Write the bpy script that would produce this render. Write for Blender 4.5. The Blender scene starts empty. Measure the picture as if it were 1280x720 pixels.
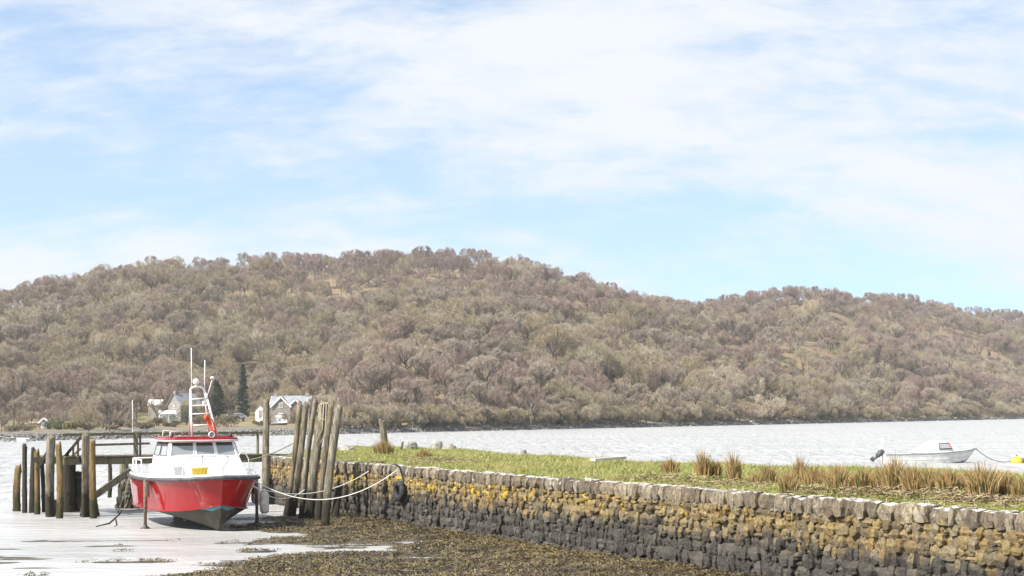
import bpy, math, random
import numpy as np
from mathutils import Vector, Matrix, Euler

sc = bpy.context.scene
R = math.radians
# ------------------------------------------------------------------ camera
F = 1778.0; CY = 516.0; ROLL = math.atan(0.006); CAMZ = 3.8
cr, sr = math.cos(ROLL), math.sin(ROLL)
cam_d = bpy.data.cameras.new('camera'); cam = bpy.data.objects.new('camera', cam_d)
sc.collection.objects.link(cam)
cam_d.sensor_width = 36.0; cam_d.lens = 36.0 * F / 1280.0
cam_d.shift_y = (CY - 360.0) / 1280.0
cam_d.clip_start = 0.1; cam_d.clip_end = 20000
right = Vector((cr, 0, -sr)); up = Vector((sr, 0, cr)); fwd = Vector((0, 1, 0))
m = Matrix.Identity(4)
for i in range(3):
    m[i][0] = right[i]; m[i][1] = up[i]; m[i][2] = -fwd[i]
m[2][3] = CAMZ
cam.matrix_world = m
sc.camera = cam
sc.render.resolution_x = 1024; sc.render.resolution_y = 576

# ------------------------------------------------------------------ world, sun, exposure
SUN_AZ = R(236.0)      # compass-like: 0 = +Y, clockwise; the sun stands behind the camera's left shoulder
SUN_EL = R(44.0)
sun_vec = Vector((math.sin(SUN_AZ) * math.cos(SUN_EL), math.cos(SUN_AZ) * math.cos(SUN_EL), math.sin(SUN_EL)))
world = bpy.data.worlds.new('World'); sc.world = world; world.use_nodes = True
nt = world.node_tree; nt.nodes.clear()
def wn(t): return nt.nodes.new(t)
sky = wn('ShaderNodeTexSky'); sky.sky_type = 'NISHITA'; sky.sun_disc = False
sky.sun_elevation = SUN_EL; sky.sun_rotation = SUN_AZ
sky.air_density = 0.9; sky.dust_density = 0.0; sky.ozone_density = 0.5
tc = wn('ShaderNodeTexCoord'); sep = wn('ShaderNodeSeparateXYZ'); nt.links.new(tc.outputs['Generated'], sep.inputs[0])
def wm(op, a, b=None, clamp=False):
    n = wn('ShaderNodeMath'); n.operation = op; n.use_clamp = clamp
    for i, v in enumerate((a, b)):
        if v is None: continue
        if isinstance(v, (int, float)): n.inputs[i].default_value = v
        else: nt.links.new(v, n.inputs[i])
    return n.outputs[0]
zl = wm('ADD', wm('MAXIMUM', sep.outputs[2], 0.0), 0.12)          # a clear, washed sky: little whitening at the horizon
cs = wn('ShaderNodeCombineXYZ'); nt.links.new(sep.outputs[0], cs.inputs[0]); nt.links.new(sep.outputs[1], cs.inputs[1]); nt.links.new(zl, cs.inputs[2])
nrm_ = wn('ShaderNodeVectorMath'); nrm_.operation = 'NORMALIZE'; nt.links.new(cs.outputs[0], nrm_.inputs[0]); nt.links.new(nrm_.outputs[0], sky.inputs['Vector'])
zz = wm('ADD', wm('MAXIMUM', sep.outputs[2], 0.0), 0.42)
cx = wm('DIVIDE', sep.outputs[0], zz); cyy = wm('DIVIDE', sep.outputs[1], zz)
comb = wn('ShaderNodeCombineXYZ'); nt.links.new(cx, comb.inputs[0]); nt.links.new(cyy, comb.inputs[1])
mapp = wn('ShaderNodeMapping'); nt.links.new(comb.outputs[0], mapp.inputs[0])
mapp.inputs['Location'].default_value = (0.4, 2.2, 0.0)
mapp.inputs['Rotation'].default_value = (0, 0, R(14)); mapp.inputs['Scale'].default_value = (1.3, 2.6, 1)
n1 = wn('ShaderNodeTexNoise'); n1.inputs['Scale'].default_value = 1.15; n1.inputs['Detail'].default_value = 7
n1.inputs['Roughness'].default_value = 0.55; n1.inputs['Distortion'].default_value = 0.25
n2 = wn('ShaderNodeTexNoise'); n2.inputs['Scale'].default_value = 6.5; n2.inputs['Detail'].default_value = 8
n2.inputs['Roughness'].default_value = 0.68; n2.inputs['Distortion'].default_value = 0.25
nt.links.new(mapp.outputs[0], n1.inputs['Vector']); nt.links.new(mapp.outputs[0], n2.inputs['Vector'])
cl = wm('ADD', wm('MULTIPLY', n1.outputs[0], 0.64), wm('MULTIPLY', n2.outputs[0], 0.36))
ramp = wn('ShaderNodeMapRange'); ramp.interpolation_type = 'SMOOTHSTEP'
ramp.inputs['From Min'].default_value = 0.39; ramp.inputs['From Max'].default_value = 0.60
ramp.inputs['To Min'].default_value = 0.20; ramp.inputs['To Max'].default_value = 0.95
nt.links.new(cl, ramp.inputs['Value'])
mixc = wn('ShaderNodeMix'); mixc.data_type = 'RGBA'
nt.links.new(ramp.outputs[0], mixc.inputs['Factor'])
wb = wn('ShaderNodeMix'); wb.data_type = 'RGBA'; wb.blend_type = 'MULTIPLY'; wb.inputs['Factor'].default_value = 1; wb.inputs['B'].default_value = (.87, 1.0, 1.0, 1)   # white balance
nt.links.new(sky.outputs[0], wb.inputs['A']); nt.links.new(wb.outputs['Result'], mixc.inputs['A'])
mixc.inputs['B'].default_value = (3.75, 3.85, 3.95, 1)
bg = wn('ShaderNodeBackground'); bg.inputs['Strength'].default_value = 0.1
nt.links.new(mixc.outputs['Result'], bg.inputs['Color'])
wo = wn('ShaderNodeOutputWorld'); nt.links.new(bg.outputs[0], wo.inputs[0])
sl = bpy.data.lights.new('sun', 'SUN'); sl.energy = 3.8; sl.angle = R(3.0); sl.color = (1.0, 0.95, 0.87)
so = bpy.data.objects.new('sun', sl); sc.collection.objects.link(so)
so.rotation_euler = (-sun_vec).to_track_quat('-Z', 'Y').to_euler(); so.location = (-40, -40, 60)
vs = sc.view_settings; vs.view_transform = 'Standard'; vs.look = 'None'; vs.exposure = 1.34; vs.gamma = 1.0
vs.use_curve_mapping = False
sc.cycles.max_bounces = 6; sc.cycles.transparent_max_bounces = 6

# ------------------------------------------------------------------ helpers
random.seed(7); rng = np.random.default_rng(11)
C = sc.collection
def ray(px, py):
    return fwd + right * ((px - 640) / F) + up * ((CY - py) / F)
def G(px, py, z=0.0):                  # photo pixel -> point on the level z
    d = ray(px, py); t = (z - CAMZ) / d.z
    return Vector((0, 0, CAMZ)) + d * t
def P(px, py, Y):                      # photo pixel -> point at depth Y
    return Vector((0, 0, CAMZ)) + ray(px, py) * Y
def hor(px): return CY - (px - 640) * 0.006
def _h(ix, iy, s):
    h = np.sin(ix * 127.1 + iy * 311.7 + s * 74.7) * 43758.5453
    return h - np.floor(h)
def vnoise(x, y, s=0):
    x = np.asarray(x, float); y = np.asarray(y, float)
    ix = np.floor(x); iy = np.floor(y); fx = x - ix; fy = y - iy
    fx = fx * fx * (3 - 2 * fx); fy = fy * fy * (3 - 2 * fy)
    a = _h(ix, iy, s); b = _h(ix + 1, iy, s); c = _h(ix, iy + 1, s); d = _h(ix + 1, iy + 1, s)
    return (a + (b - a) * fx) * (1 - fy) + (c + (d - c) * fx) * fy
def fbm(x, y, s=0, o=4):
    r = 0; a = .5; t = 0
    for i in range(o):
        r = r + a * vnoise(x * 2 ** i, y * 2 ** i, s + i * 3); t += a; a *= .5
    return r / t
def sstep(a, b, x):
    t = np.clip((np.asarray(x, float) - a) / (b - a), 0, 1); return t * t * (3 - 2 * t)

def mesh_np(name, V, Fc, smooth=False):
    V = np.asarray(V, np.float32).reshape(-1, 3); Fc = np.asarray(Fc, np.int32); k = Fc.shape[1]
    me = bpy.data.meshes.new(name)
    me.vertices.add(len(V)); me.vertices.foreach_set('co', V.ravel())
    me.loops.add(Fc.size); me.loops.foreach_set('vertex_index', Fc.ravel())
    me.polygons.add(len(Fc)); me.polygons.foreach_set('loop_start', np.arange(0, Fc.size, k, dtype=np.int32))
    me.polygons.foreach_set('loop_total', np.full(len(Fc), k, np.int32))
    me.update(calc_edges=True)
    if smooth: me.polygons.foreach_set('use_smooth', np.ones(len(Fc), bool))
    return me
class MB:
    def __init__(s): s.v = []; s.f = []
    def add(s, vs, fs):
        o = len(s.v); s.v += [tuple(v) for v in vs]; s.f += [tuple(i + o for i in f) for f in fs]; return s
    def box(s, c, d, rot=None, M=None):
        M = M or (Matrix.Translation(Vector(c)) @ (rot.to_matrix().to_4x4() if rot else Matrix.Identity(4)))
        vs = [M @ Vector((x * d[0] / 2, y * d[1] / 2, z * d[2] / 2)) for x in (-1, 1) for y in (-1, 1) for z in (-1, 1)]
        return s.add(vs, [(0, 1, 3, 2), (4, 6, 7, 5), (0, 4, 5, 1), (2, 3, 7, 6), (0, 2, 6, 4), (1, 5, 7, 3)])
    def beam(s, a, b, w, h, upv=(0, 0, 1)):
        a = Vector(a); b = Vector(b); d = b - a; x = d.normalized(); u = Vector(upv)
        y = u.cross(x).normalized(); z = x.cross(y)
        M = Matrix((x, y, z)).transposed().to_4x4(); M.translation = (a + b) / 2
        return s.box(None, (d.length, w, h), M=M)
    def tube(s, pts, rad, n=8, caps=True, closed=False):
        pts = [Vector(p) for p in pts]; k = len(pts)
        if isinstance(rad, (int, float)): rad = [rad] * k
        rings = []; prev = None
        for i, p in enumerate(pts):
            if closed: t = pts[(i + 1) % k] - pts[i - 1]
            else: t = pts[min(i + 1, k - 1)] - pts[max(i - 1, 0)]
            t = t.normalized() if t.length > 1e-9 else Vector((0, 0, 1))
            if prev is None:
                a = Vector((0, 0, 1)) if abs(t.z) < .9 else Vector((1, 0, 0)); nrm = t.cross(a).normalized()
            else:
                nrm = (prev - t * prev.dot(t)).normalized()
            prev = nrm; b = t.cross(nrm)
            rings.append([p + (nrm * math.cos(2 * math.pi * j / n) + b * math.sin(2 * math.pi * j / n)) * rad[i] for j in range(n)])
        vs = [v for r in rings for v in r]; fs = []
        for i in range(k if closed else k - 1):
            i2 = (i + 1) % k
            for j in range(n):
                j2 = (j + 1) % n; fs.append((i * n + j, i * n + j2, i2 * n + j2, i2 * n + j))
        if caps and not closed: fs += [tuple(reversed(range(n))), tuple(range((k - 1) * n, k * n))]
        return s.add(vs, fs)
    def lathe(s, prof, n=16, M=None):
        M = M or Matrix.Identity(4); vs = []; fs = []; k = len(prof)
        for r, z in prof:
            for j in range(n):
                a = 2 * math.pi * j / n; vs.append(M @ Vector((r * math.cos(a), r * math.sin(a), z)))
        for i in range(k - 1):
            for j in range(n):
                j2 = (j + 1) % n; fs.append((i * n + j, i * n + j2, (i + 1) * n + j2, (i + 1) * n + j))
        fs += [tuple(reversed(range(n))), tuple(range((k - 1) * n, k * n))]
        return s.add(vs, fs)
    def prism(s, poly, off):           # poly: coplanar points, off: extrusion vector
        n = len(poly); poly = [Vector(p) for p in poly]; off = Vector(off)
        vs = poly + [p + off for p in poly]
        fs = [tuple(reversed(range(n))), tuple(range(n, 2 * n))] + [(i, (i + 1) % n, n + (i + 1) % n, n + i) for i in range(n)]
        return s.add(vs, fs)
    def mesh(s, name, smooth=False):
        me = bpy.data.meshes.new(name); me.from_pydata(s.v, [], s.f); me.update()
        if smooth: me.polygons.foreach_set('use_smooth', np.ones(len(me.polygons), bool))
        return me
    def build(s, name, mt, parent=None, smooth=False, bevel=0):
        return obj(name, s.mesh(name, smooth), mt, parent, bevel)
def obj(name, me, mt, parent=None, bevel=0):
    o = bpy.data.objects.new(name, me); C.objects.link(o)
    if mt is not None and not me.materials: me.materials.append(mt)
    if parent is not None: o.parent = parent
    if bevel:
        b = o.modifiers.new('bevel', 'BEVEL'); b.width = bevel; b.segments = 2; b.limit_method = 'ANGLE'
    return o
def tag(o, label=None, cat=None, group=None, kind=None):
    if label: o['label'] = label
    if cat: o['category'] = cat
    if group: o['group'] = group
    if kind: o['kind'] = kind
    return o
def empty(name, loc=(0, 0, 0), rz=0, label=None, cat=None, group=None):
    o = bpy.data.objects.new(name, None); C.objects.link(o); o.location = loc; o.rotation_euler = (0, 0, rz)
    o.empty_display_size = .2
    return tag(o, label, cat, group)
def recalc(me):
    import bmesh
    b = bmesh.new(); b.from_mesh(me); bmesh.ops.recalc_face_normals(b, faces=b.faces); b.to_mesh(me); b.free()

# ------------------------------------------------------------------ materials
class NT:
    def __init__(s, name):
        s.m = bpy.data.materials.new(name); s.m.use_nodes = True; s.t = s.m.node_tree; s.t.nodes.clear()
        s.out = s.n('ShaderNodeOutputMaterial'); s.b = s.n('ShaderNodeBsdfPrincipled'); s.l(s.b.outputs[0], s.out.inputs[0])
        s.geo = s.n('ShaderNodeNewGeometry')
    def n(s, t): return s.t.nodes.new(t)
    def l(s, a, b): s.t.links.new(a, b)
    def set(s, sock, v):
        if isinstance(v, bpy.types.NodeSocket): s.l(v, sock)
        elif isinstance(v, (tuple, list)) and len(v) == 3 and sock.type == 'RGBA': sock.default_value = (*v, 1)
        else: sock.default_value = v
    def math(s, op, a, b=0.0, clamp=False):
        n = s.n('ShaderNodeMath'); n.operation = op; n.use_clamp = clamp; s.set(n.inputs[0], a); s.set(n.inputs[1], b); return n.outputs[0]
    def coords(s, kind='pos', scale=None):
        if kind == 'pos': v = s.geo.outputs['Position']
        else: v = s.n('ShaderNodeTexCoord').outputs['Object']
        if scale:
            mp = s.n('ShaderNodeMapping'); s.l(v, mp.inputs[0]); mp.inputs['Scale'].default_value = scale; v = mp.outputs[0]
        return v
    def noise(s, scale, detail=4, rough=.55, vec=None, dist=0):
        n = s.n('ShaderNodeTexNoise'); n.inputs['Scale'].default_value = scale; n.inputs['Detail'].default_value = detail
        n.inputs['Roughness'].default_value = rough; n.inputs['Distortion'].default_value = dist
        s.l(vec if vec is not None else s.geo.outputs['Position'], n.inputs['Vector']); return n.outputs[0]
    def rng(s, v, a, b, c=0.0, d=1.0, smooth=True):
        n = s.n('ShaderNodeMapRange'); n.interpolation_type = 'SMOOTHSTEP' if smooth else 'LINEAR'
        s.set(n.inputs['Value'], v); n.inputs['From Min'].default_value = a; n.inputs['From Max'].default_value = b
        n.inputs['To Min'].default_value = c; n.inputs['To Max'].default_value = d; return n.outputs[0]
    def mix(s, f, a, b):
        n = s.n('ShaderNodeMix'); n.data_type = 'RGBA'; s.set(n.inputs['Factor'], f); s.set(n.inputs['A'], a); s.set(n.inputs['B'], b); return n.outputs['Result']
    def ramp(s, f, stops):
        n = s.n('ShaderNodeValToRGB'); s.l(f, n.inputs[0]); e = n.color_ramp.elements
        while len(e) < len(stops): e.new(.5)
        for i, (p, c) in enumerate(stops): e[i].position = p; e[i].color = (*c, 1)
        return n.outputs[0]
    def bump(s, h, strength=.5, dist=.02):
        n = s.n('ShaderNodeBump'); s.set(n.inputs['Strength'], strength); n.inputs['Distance'].default_value = dist
        s.l(h, n.inputs['Height']); s.l(n.outputs[0], s.b.inputs['Normal'])
    def rnd(s):
        a = s.n('ShaderNodeObjectInfo').outputs['Random']
        return s.math('FRACT', s.math('ADD', a, s.geo.outputs['Random Per Island']))
    def fin(s, col, rough=.7, spec=.5, **kw):
        s.set(s.b.inputs['Base Color'], col); s.set(s.b.inputs['Roughness'], rough); s.set(s.b.inputs['Specular IOR Level'], spec)
        for k, v in kw.items(): s.set(s.b.inputs[k], v)
        return s.m
def simple(name, c1, c2=None, scale=3.0, rough=.7, bump=0.0, bscale=30.0, spec=.5, contrast=(.35, .65), **kw):
    n = NT(name); col = c1
    if c2: col = n.mix(n.rng(n.noise(scale, 5), *contrast), c1, c2)
    if bump: n.bump(n.noise(bscale, 5), bump, .01)
    return n.fin(col, rough, spec, **kw)

# ================================================================== THE SETTING
# ---- the line of the quay wall
ZT = 2.0
WA = G(1280, 642, ZT); WB = G(420, 577, ZT)
wdir = (WB - WA); wdir.z = 0; wdir.normalize()                    # runs leftwards, away from the camera
wnor = Vector((-wdir.y, wdir.x, 0));  wnor = wnor if wnor.y > 0 else -wnor   # into the quay, away from the camera
def SW(s, w, z=0.0): return Vector((WA.x, WA.y, 0)) + wdir * s + wnor * w + Vector((0, 0, z))
def toSW(p):
    q = Vector((p.x - WA.x, p.y - WA.y, 0)); return q.dot(wdir), q.dot(wnor)
S_END = toSW(G(337, 570.5, ZT))[0]
S_START = -9.0
def quay_width(s):
    return np.interp(s, [-30, 10.9, 17.8, 27.5, 37.3, 46, 52], [15, 12.1, 9.8, 8.7, 9.9, 10.2, 9.6])

# ---- mud flat
def mud_z(X, Y):
    X = np.asarray(X, float); Y = np.asarray(Y, float)
    q = (X - WA.x) * wnor.x + (Y - WA.y) * wnor.y               # negative in front of the wall
    edge = -7.4 + 3.0 * np.exp(-((Y - 39.5) / 1.4) ** 2) - 2.6 * np.exp(-((Y - 49.0) / 4.0) ** 2) + .7 * np.sin(Y * 1.3)
    z = -.075 + .115 * sstep(-1.6, 2.2, X - edge) - .12 * sstep(0, 8, -12 - X)
    z = z + .03 * sstep(-3.5, 0.2, q)
    st = fbm(X * .35 + 5, Y * 1.5, 3, 4) - .5
    z = z + st * .19 * (1 - .5 * sstep(-4, -.5, q)) + (fbm(X * 1.6, Y * 1.6, 9, 3) - .5) * .07
    z = z + .06 * sstep(38, 34.2, Y) * sstep(-9.5, -5, X) + .03 * sstep(35.2, 34.0, Y)
    isl = sstep(.57, .70, fbm(X * .42 + 9, Y * 2.4, 63, 4)) * sstep(45.5, 42, Y) * sstep(-2, -6, X)
    z = np.maximum(z, -.03 + .055 * isl)
    z = z - .5 * sstep(52, 66, Y) * sstep(-6, -14, X) - .5 * sstep(16, 40, -X)
    return z
nx, ny = 260, 300
gx, gy = np.meshgrid(np.linspace(-48, 22, nx), np.linspace(16, 74, ny))
gz = mud_z(gx, gy)
V = np.stack([gx, gy, gz], -1).reshape(-1, 3)
idx = np.arange(nx * ny).reshape(ny, nx)
def gridF(idx): return np.stack([idx[:-1, :-1], idx[:-1, 1:], idx[1:, 1:], idx[1:, :-1]], -1).reshape(-1, 4)
mm = NT('mud')
mcol = mm.ramp(mm.noise(1.4, 6), [(.3, (.035, .028, .018)), (.5, (.075, .058, .034)), (.62, (.11, .088, .05)), (.75, (.05, .042, .03))])
mm.bump(mm.noise(14, 6), .8, .05)
mm.fin(mcol, .45, .5)
tag(obj('mud_flat', mesh_np('mud_flat', V, gridF(idx), True), mm.m), kind='structure')

# ---- sea
sm = NT('sea_water')
pos = sm.geo.outputs['Position']
def scl(v, s):
    mp = sm.n('ShaderNodeMapping'); sm.l(v, mp.inputs[0]); mp.inputs['Scale'].default_value = s; return mp.outputs[0]
w1 = sm.noise(1.0, 3, .5, scl(pos, (.28, 1.15, 1)), .4)
w2 = sm.noise(1.0, 3, .6, scl(pos, (1.3, 4.2, 1)), .3)
w3 = sm.noise(1.0, 4, .6, scl(pos, (.05, .2, 1)))
w4 = sm.noise(1.0, 4, .6, scl(pos, (.75, .24, 1)), .5)
sepp = sm.n('ShaderNodeSeparateXYZ'); sm.l(pos, sepp.inputs[0])
far = sm.rng(sepp.outputs[1], 46, 75)
amp = sm.math('ADD', .32, sm.math('MULTIPLY', far, .68))
hgt = sm.math('MULTIPLY', sm.math('ADD', sm.math('ADD', sm.math('MULTIPLY', w1, .62), sm.math('MULTIPLY', w2, .42)), sm.math('ADD', sm.math('MULTIPLY', w3, .5), sm.math('MULTIPLY', sm.math('MULTIPLY', w4, 2.0), far))), amp)
sm.bump(hgt, 1.0, .55)
wcol = sm.mix(sm.rng(w3, .35, .65), (.39, .386, .375), (.48, .475, .46))
sm.fin(wcol, sm.math('ADD', .24, sm.math('MULTIPLY', far, .06)), .6)
sm.b.inputs['IOR'].default_value = 1.33
yy = np.concatenate([np.linspace(10, 80, 30), np.linspace(90, 700, 40), np.linspace(760, 3000, 12)])
xx = np.linspace(-1, 1, 60)
GX, GY = np.meshgrid(xx, yy); GX = GX * (90 + GY * 1.1)
V = np.stack([GX, GY, np.zeros_like(GX)], -1).reshape(-1, 3)
idx = np.arange(GX.size).reshape(GX.shape)
tag(obj('sea', mesh_np('sea', V, gridF(idx), True), sm.m), kind='structure')
# sea bed, so nothing is hollow below
V = [(-700, -60, -1.2), (700, -60, -1.2), (3500, 3000, -1.2), (-3500, 3000, -1.2)]
tag(obj('ground', mesh_np('ground', V, [[0, 1, 2, 3]]), mm.m), kind='structure')

# ---- far shore and hill
S0 = G(0, 552, 0); S1 = G(1280, 523.6, 0)
sk = np.array([(-400, 420), (-150, 395), (0, 368), (50, 362), (110, 342), (150, 327), (200, 321), (260, 325), (310, 320), (345, 316), (380, 316), (420, 323), (470, 319),
               (540, 312), (600, 313), (650, 320), (700, 337), (760, 355), (800, 368), (870, 381), (900, 374), (985, 359), (1040, 364), (1110, 366),
               (1170, 374), (1210, 384), (1280, 391), (1400, 392), (1500, 400)], float)
def shoreY(px):
    a = (np.asarray(px, float) - 640) / F; k = (S1.x - S0.x) / (S1.y - S0.y)
    return (S0.x - k * S0.y) / (a - k)
def terr(px, Y):
    px = np.asarray(px, float); Y = np.asarray(Y, float); X = (px - 640) / F * Y
    Ys = shoreY(px); flat = 115 * sstep(530, 330, px) + 10; dep = 400 + 40 * np.sin(px * .006)
    Yr = Ys + dep
    zr = CAMZ + (hor(px) - np.interp(px, sk[:, 0], sk[:, 1])) / F * Yr - 7.0
    sh = Y - Ys
    u = (sh - flat) / (dep - flat); uc = np.clip(u, 0, 1)
    z = -.6 + 1.5 * sstep(-3, 4, sh) + 1.3 * sstep(4, flat + 10, sh)
    z = z + (zr - 2.2) * (0.55 * uc + 0.45 * uc ** 1.6)
    z = z - np.clip(u - 1, 0, 1) * zr * .9
    rel = np.clip(uc * 4, 0, 1) * np.clip((1 - uc) * 5, 0.15, 1)
    z = z + rel * ((fbm(X * .012, Y * .012, 21, 4) - .5) * 26 + (fbm(X * .05, Y * .05, 31, 3) - .5) * 6)
    z = z + (fbm(X * .2, Y * .2, 5, 3) - .5) * .9 * sstep(0, 14, sh)
    return z
pxs = np.linspace(-400, 1500, 240); sh = np.concatenate([np.linspace(-8, 30, 26), np.linspace(36, 620, 80)])
PX, SH = np.meshgrid(pxs, sh); YY = shoreY(PX) + SH; XX = (PX - 640) / F * YY
V = np.stack([XX, YY, terr(PX, YY)], -1).reshape(-1, 3)
idx = np.arange(PX.size).reshape(PX.shape)
hm = NT('hill_ground')
hz = hm.n('ShaderNodeSeparateXYZ'); hm.l(hm.geo.outputs['Position'], hz.inputs[0])
hcol = hm.ramp(hm.noise(.035, 6, .6), [(.3, (.17, .135, .085)), (.45, (.21, .165, .105)), (.55, (.235, .165, .105)), (.62, (.20, .175, .10)), (.75, (.25, .205, .145))])
fcol = hm.mix(hm.rng(hm.noise(.12, 5), .4, .6), (.20, .18, .09), (.28, .21, .13))
c2 = hm.mix(hm.rng(hz.outputs[2], 2.6, 6.5), fcol, hcol)
scol = hm.mix(hm.rng(hm.noise(.8, 5, .7), .4, .6), (.10, .098, .09), (.24, .225, .20))
c3 = hm.mix(hm.rng(hm.math('ADD', hz.outputs[2], hm.math('MULTIPLY', hm.noise(.15), .8)), 1.35, 1.75), scol, c2)
hm.bump(hm.noise(.9, 6, .7), .9, .6)
hm.fin(c3, .9, .2)
tag(obj('hillside', mesh_np('hillside', V, gridF(idx), True), hm.m), kind='structure')

# ---- grass quay
gm = NT('quay_turf')
g1 = gm.noise(.35, 5, .6); g2 = gm.noise(2.2, 5, .65)
gcol = gm.mix(gm.rng(g1, .40, .62), (.17, .20, .04), (.23, .23, .07))
gcol = gm.mix(gm.rng(g2, .5, .68), gcol, (.27, .215, .10))
gcol = gm.mix(gm.rng(gm.noise(1.1, 6, .7), .63, .72), gcol, (.11, .08, .05))
gm.bump(gm.noise(9, 6, .7), 1.0, .08)
gm.fin(gcol, .85, .2)
def turf_z(s, w):
    s = np.asarray(s, float); w = np.asarray(w, float)
    W = quay_width(s)
    z = ZT - .02 + .10 * sstep(.3, 1.2, w) + (fbm(s * .5, w * .5, 41, 4) - .5) * .30 * sstep(.4, 2, w) + (fbm(s * 2.2, w * 2.2, 44, 3) - .5) * .10
    z = z - .55 * sstep(W - 1.2, W + .3, w) - 2.6 * sstep(W, W + 3.5, w)
    se = S_END + .4 + 1.5 * np.maximum(w - .6, 0)
    z = z - .5 * sstep(se - .8, se + .2, s) - 2.6 * sstep(se, se + 2.2, s)
    return z
ss = np.linspace(-32, S_END + 17, 230); ww = np.concatenate([np.linspace(.30, 12, 70), np.linspace(12.4, 34, 55)])
Sg, Wg = np.meshgrid(ss, ww)
Zg = turf_z(Sg, Wg)
V = np.stack([WA.x + wdir.x * Sg + wnor.x * Wg, WA.y + wdir.y * Sg + wnor.y * Wg, Zg], -1).reshape(-1, 3)
idx = np.arange(Sg.size).reshape(Sg.shape)
tag(obj('grass_quay', mesh_np('grass_quay', V, gridF(idx)[:, ::-1], True), gm.m), kind='structure')

# turf blades
def blades(n, s, w, hmin, hmax, wid, lean, zfun):
    x = WA.x + wdir.x * s + wnor.x * w; y = WA.y + wdir.y * s + wnor.y * w; z = zfun(s, w) - .015
    a = rng.random(n) * 6.283; h = hmin + (hmax - hmin) * rng.random(n) ** 1.6
    lx = rng.normal(0, lean, n) * h; ly = rng.normal(0, lean, n) * h
    b = np.stack([x, y, z], -1); dx = np.stack([np.cos(a) * wid, np.sin(a) * wid, a * 0], -1)
    t = b + np.stack([lx, ly, h], -1)
    V = np.stack([b - dx, b + dx, t], 1).reshape(-1, 3)
    return V, np.arange(3 * n).reshape(-1, 3)
n = 170000
s = rng.uniform(-3.5, S_END + 12, n); w = .30 + rng.random(n) ** 1.25 * (quay_width(s) + .3)
keep = rng.random(n) < (.25 + 1.3 * fbm(s * .8, w * .8, 61, 3) ** 1.2); s = s[keep]; w = w[keep]; n = len(s)
V, Fc = blades(n, s, w, .025, .15, .011, .8, turf_z)
bm_ = NT('grass_blade')
bcol = bm_.ramp(bm_.geo.outputs['Random Per Island'], [(0, (.14, .185, .03)), (.35, (.20, .24, .045)), (.6, (.26, .26, .08)), (.8, (.36, .31, .14)), (1, (.44, .37, .21))])
bcol = bm_.mix(bm_.rng(bm_.noise(.8, 5, .65), .47, .64, 0, .85), bcol, (.33, .265, .12))
bm_.fin(bcol, .7, .25)
tag(obj('turf_grass', mesh_np('turf_grass', V, Fc), bm_.m), 'short green and straw coloured turf covering the quay top', 'grass', kind='stuff')

# ---- the quay wall: one thing, stones as parts
def stone_mesh(name, sd, sharp=.55, jit=1.0):
    r = random.Random(sd); g = (-1, 0, 1); vs = []; ix = {}
    for x in g:
        for y in g:
            for z in g:
                if (x, y, z) == (0, 0, 0): continue
                v = Vector((x, y, z)); L = v.length
                p = v * (1 - sharp) * (1.25 / L) + v * sharp
                if abs(x) + abs(y) + abs(z) == 3: p *= .84
                p += Vector((r.uniform(-.15, .15), r.uniform(-.14, .14), r.uniform(-.13, .13))) * jit
                ix[(x, y, z)] = len(vs); vs.append(p * .5)
    fs = []
    for ax in range(3):
        for sgn in (-1, 1):
            for a in (-1, 0):
                for b in (-1, 0):
                    q = []
                    for da, db in ((0, 0), (1, 0), (1, 1), (0, 1)):
                        k = [0, 0, 0]; k[ax] = sgn; k[(ax + 1) % 3] = a + da; k[(ax + 2) % 3] = b + db; q.append(ix[tuple(k)])
                    fs.append(tuple(q) if sgn > 0 else tuple(reversed(q)))
    mb = MB(); mb.add(vs, fs); return mb.mesh(name)
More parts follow.
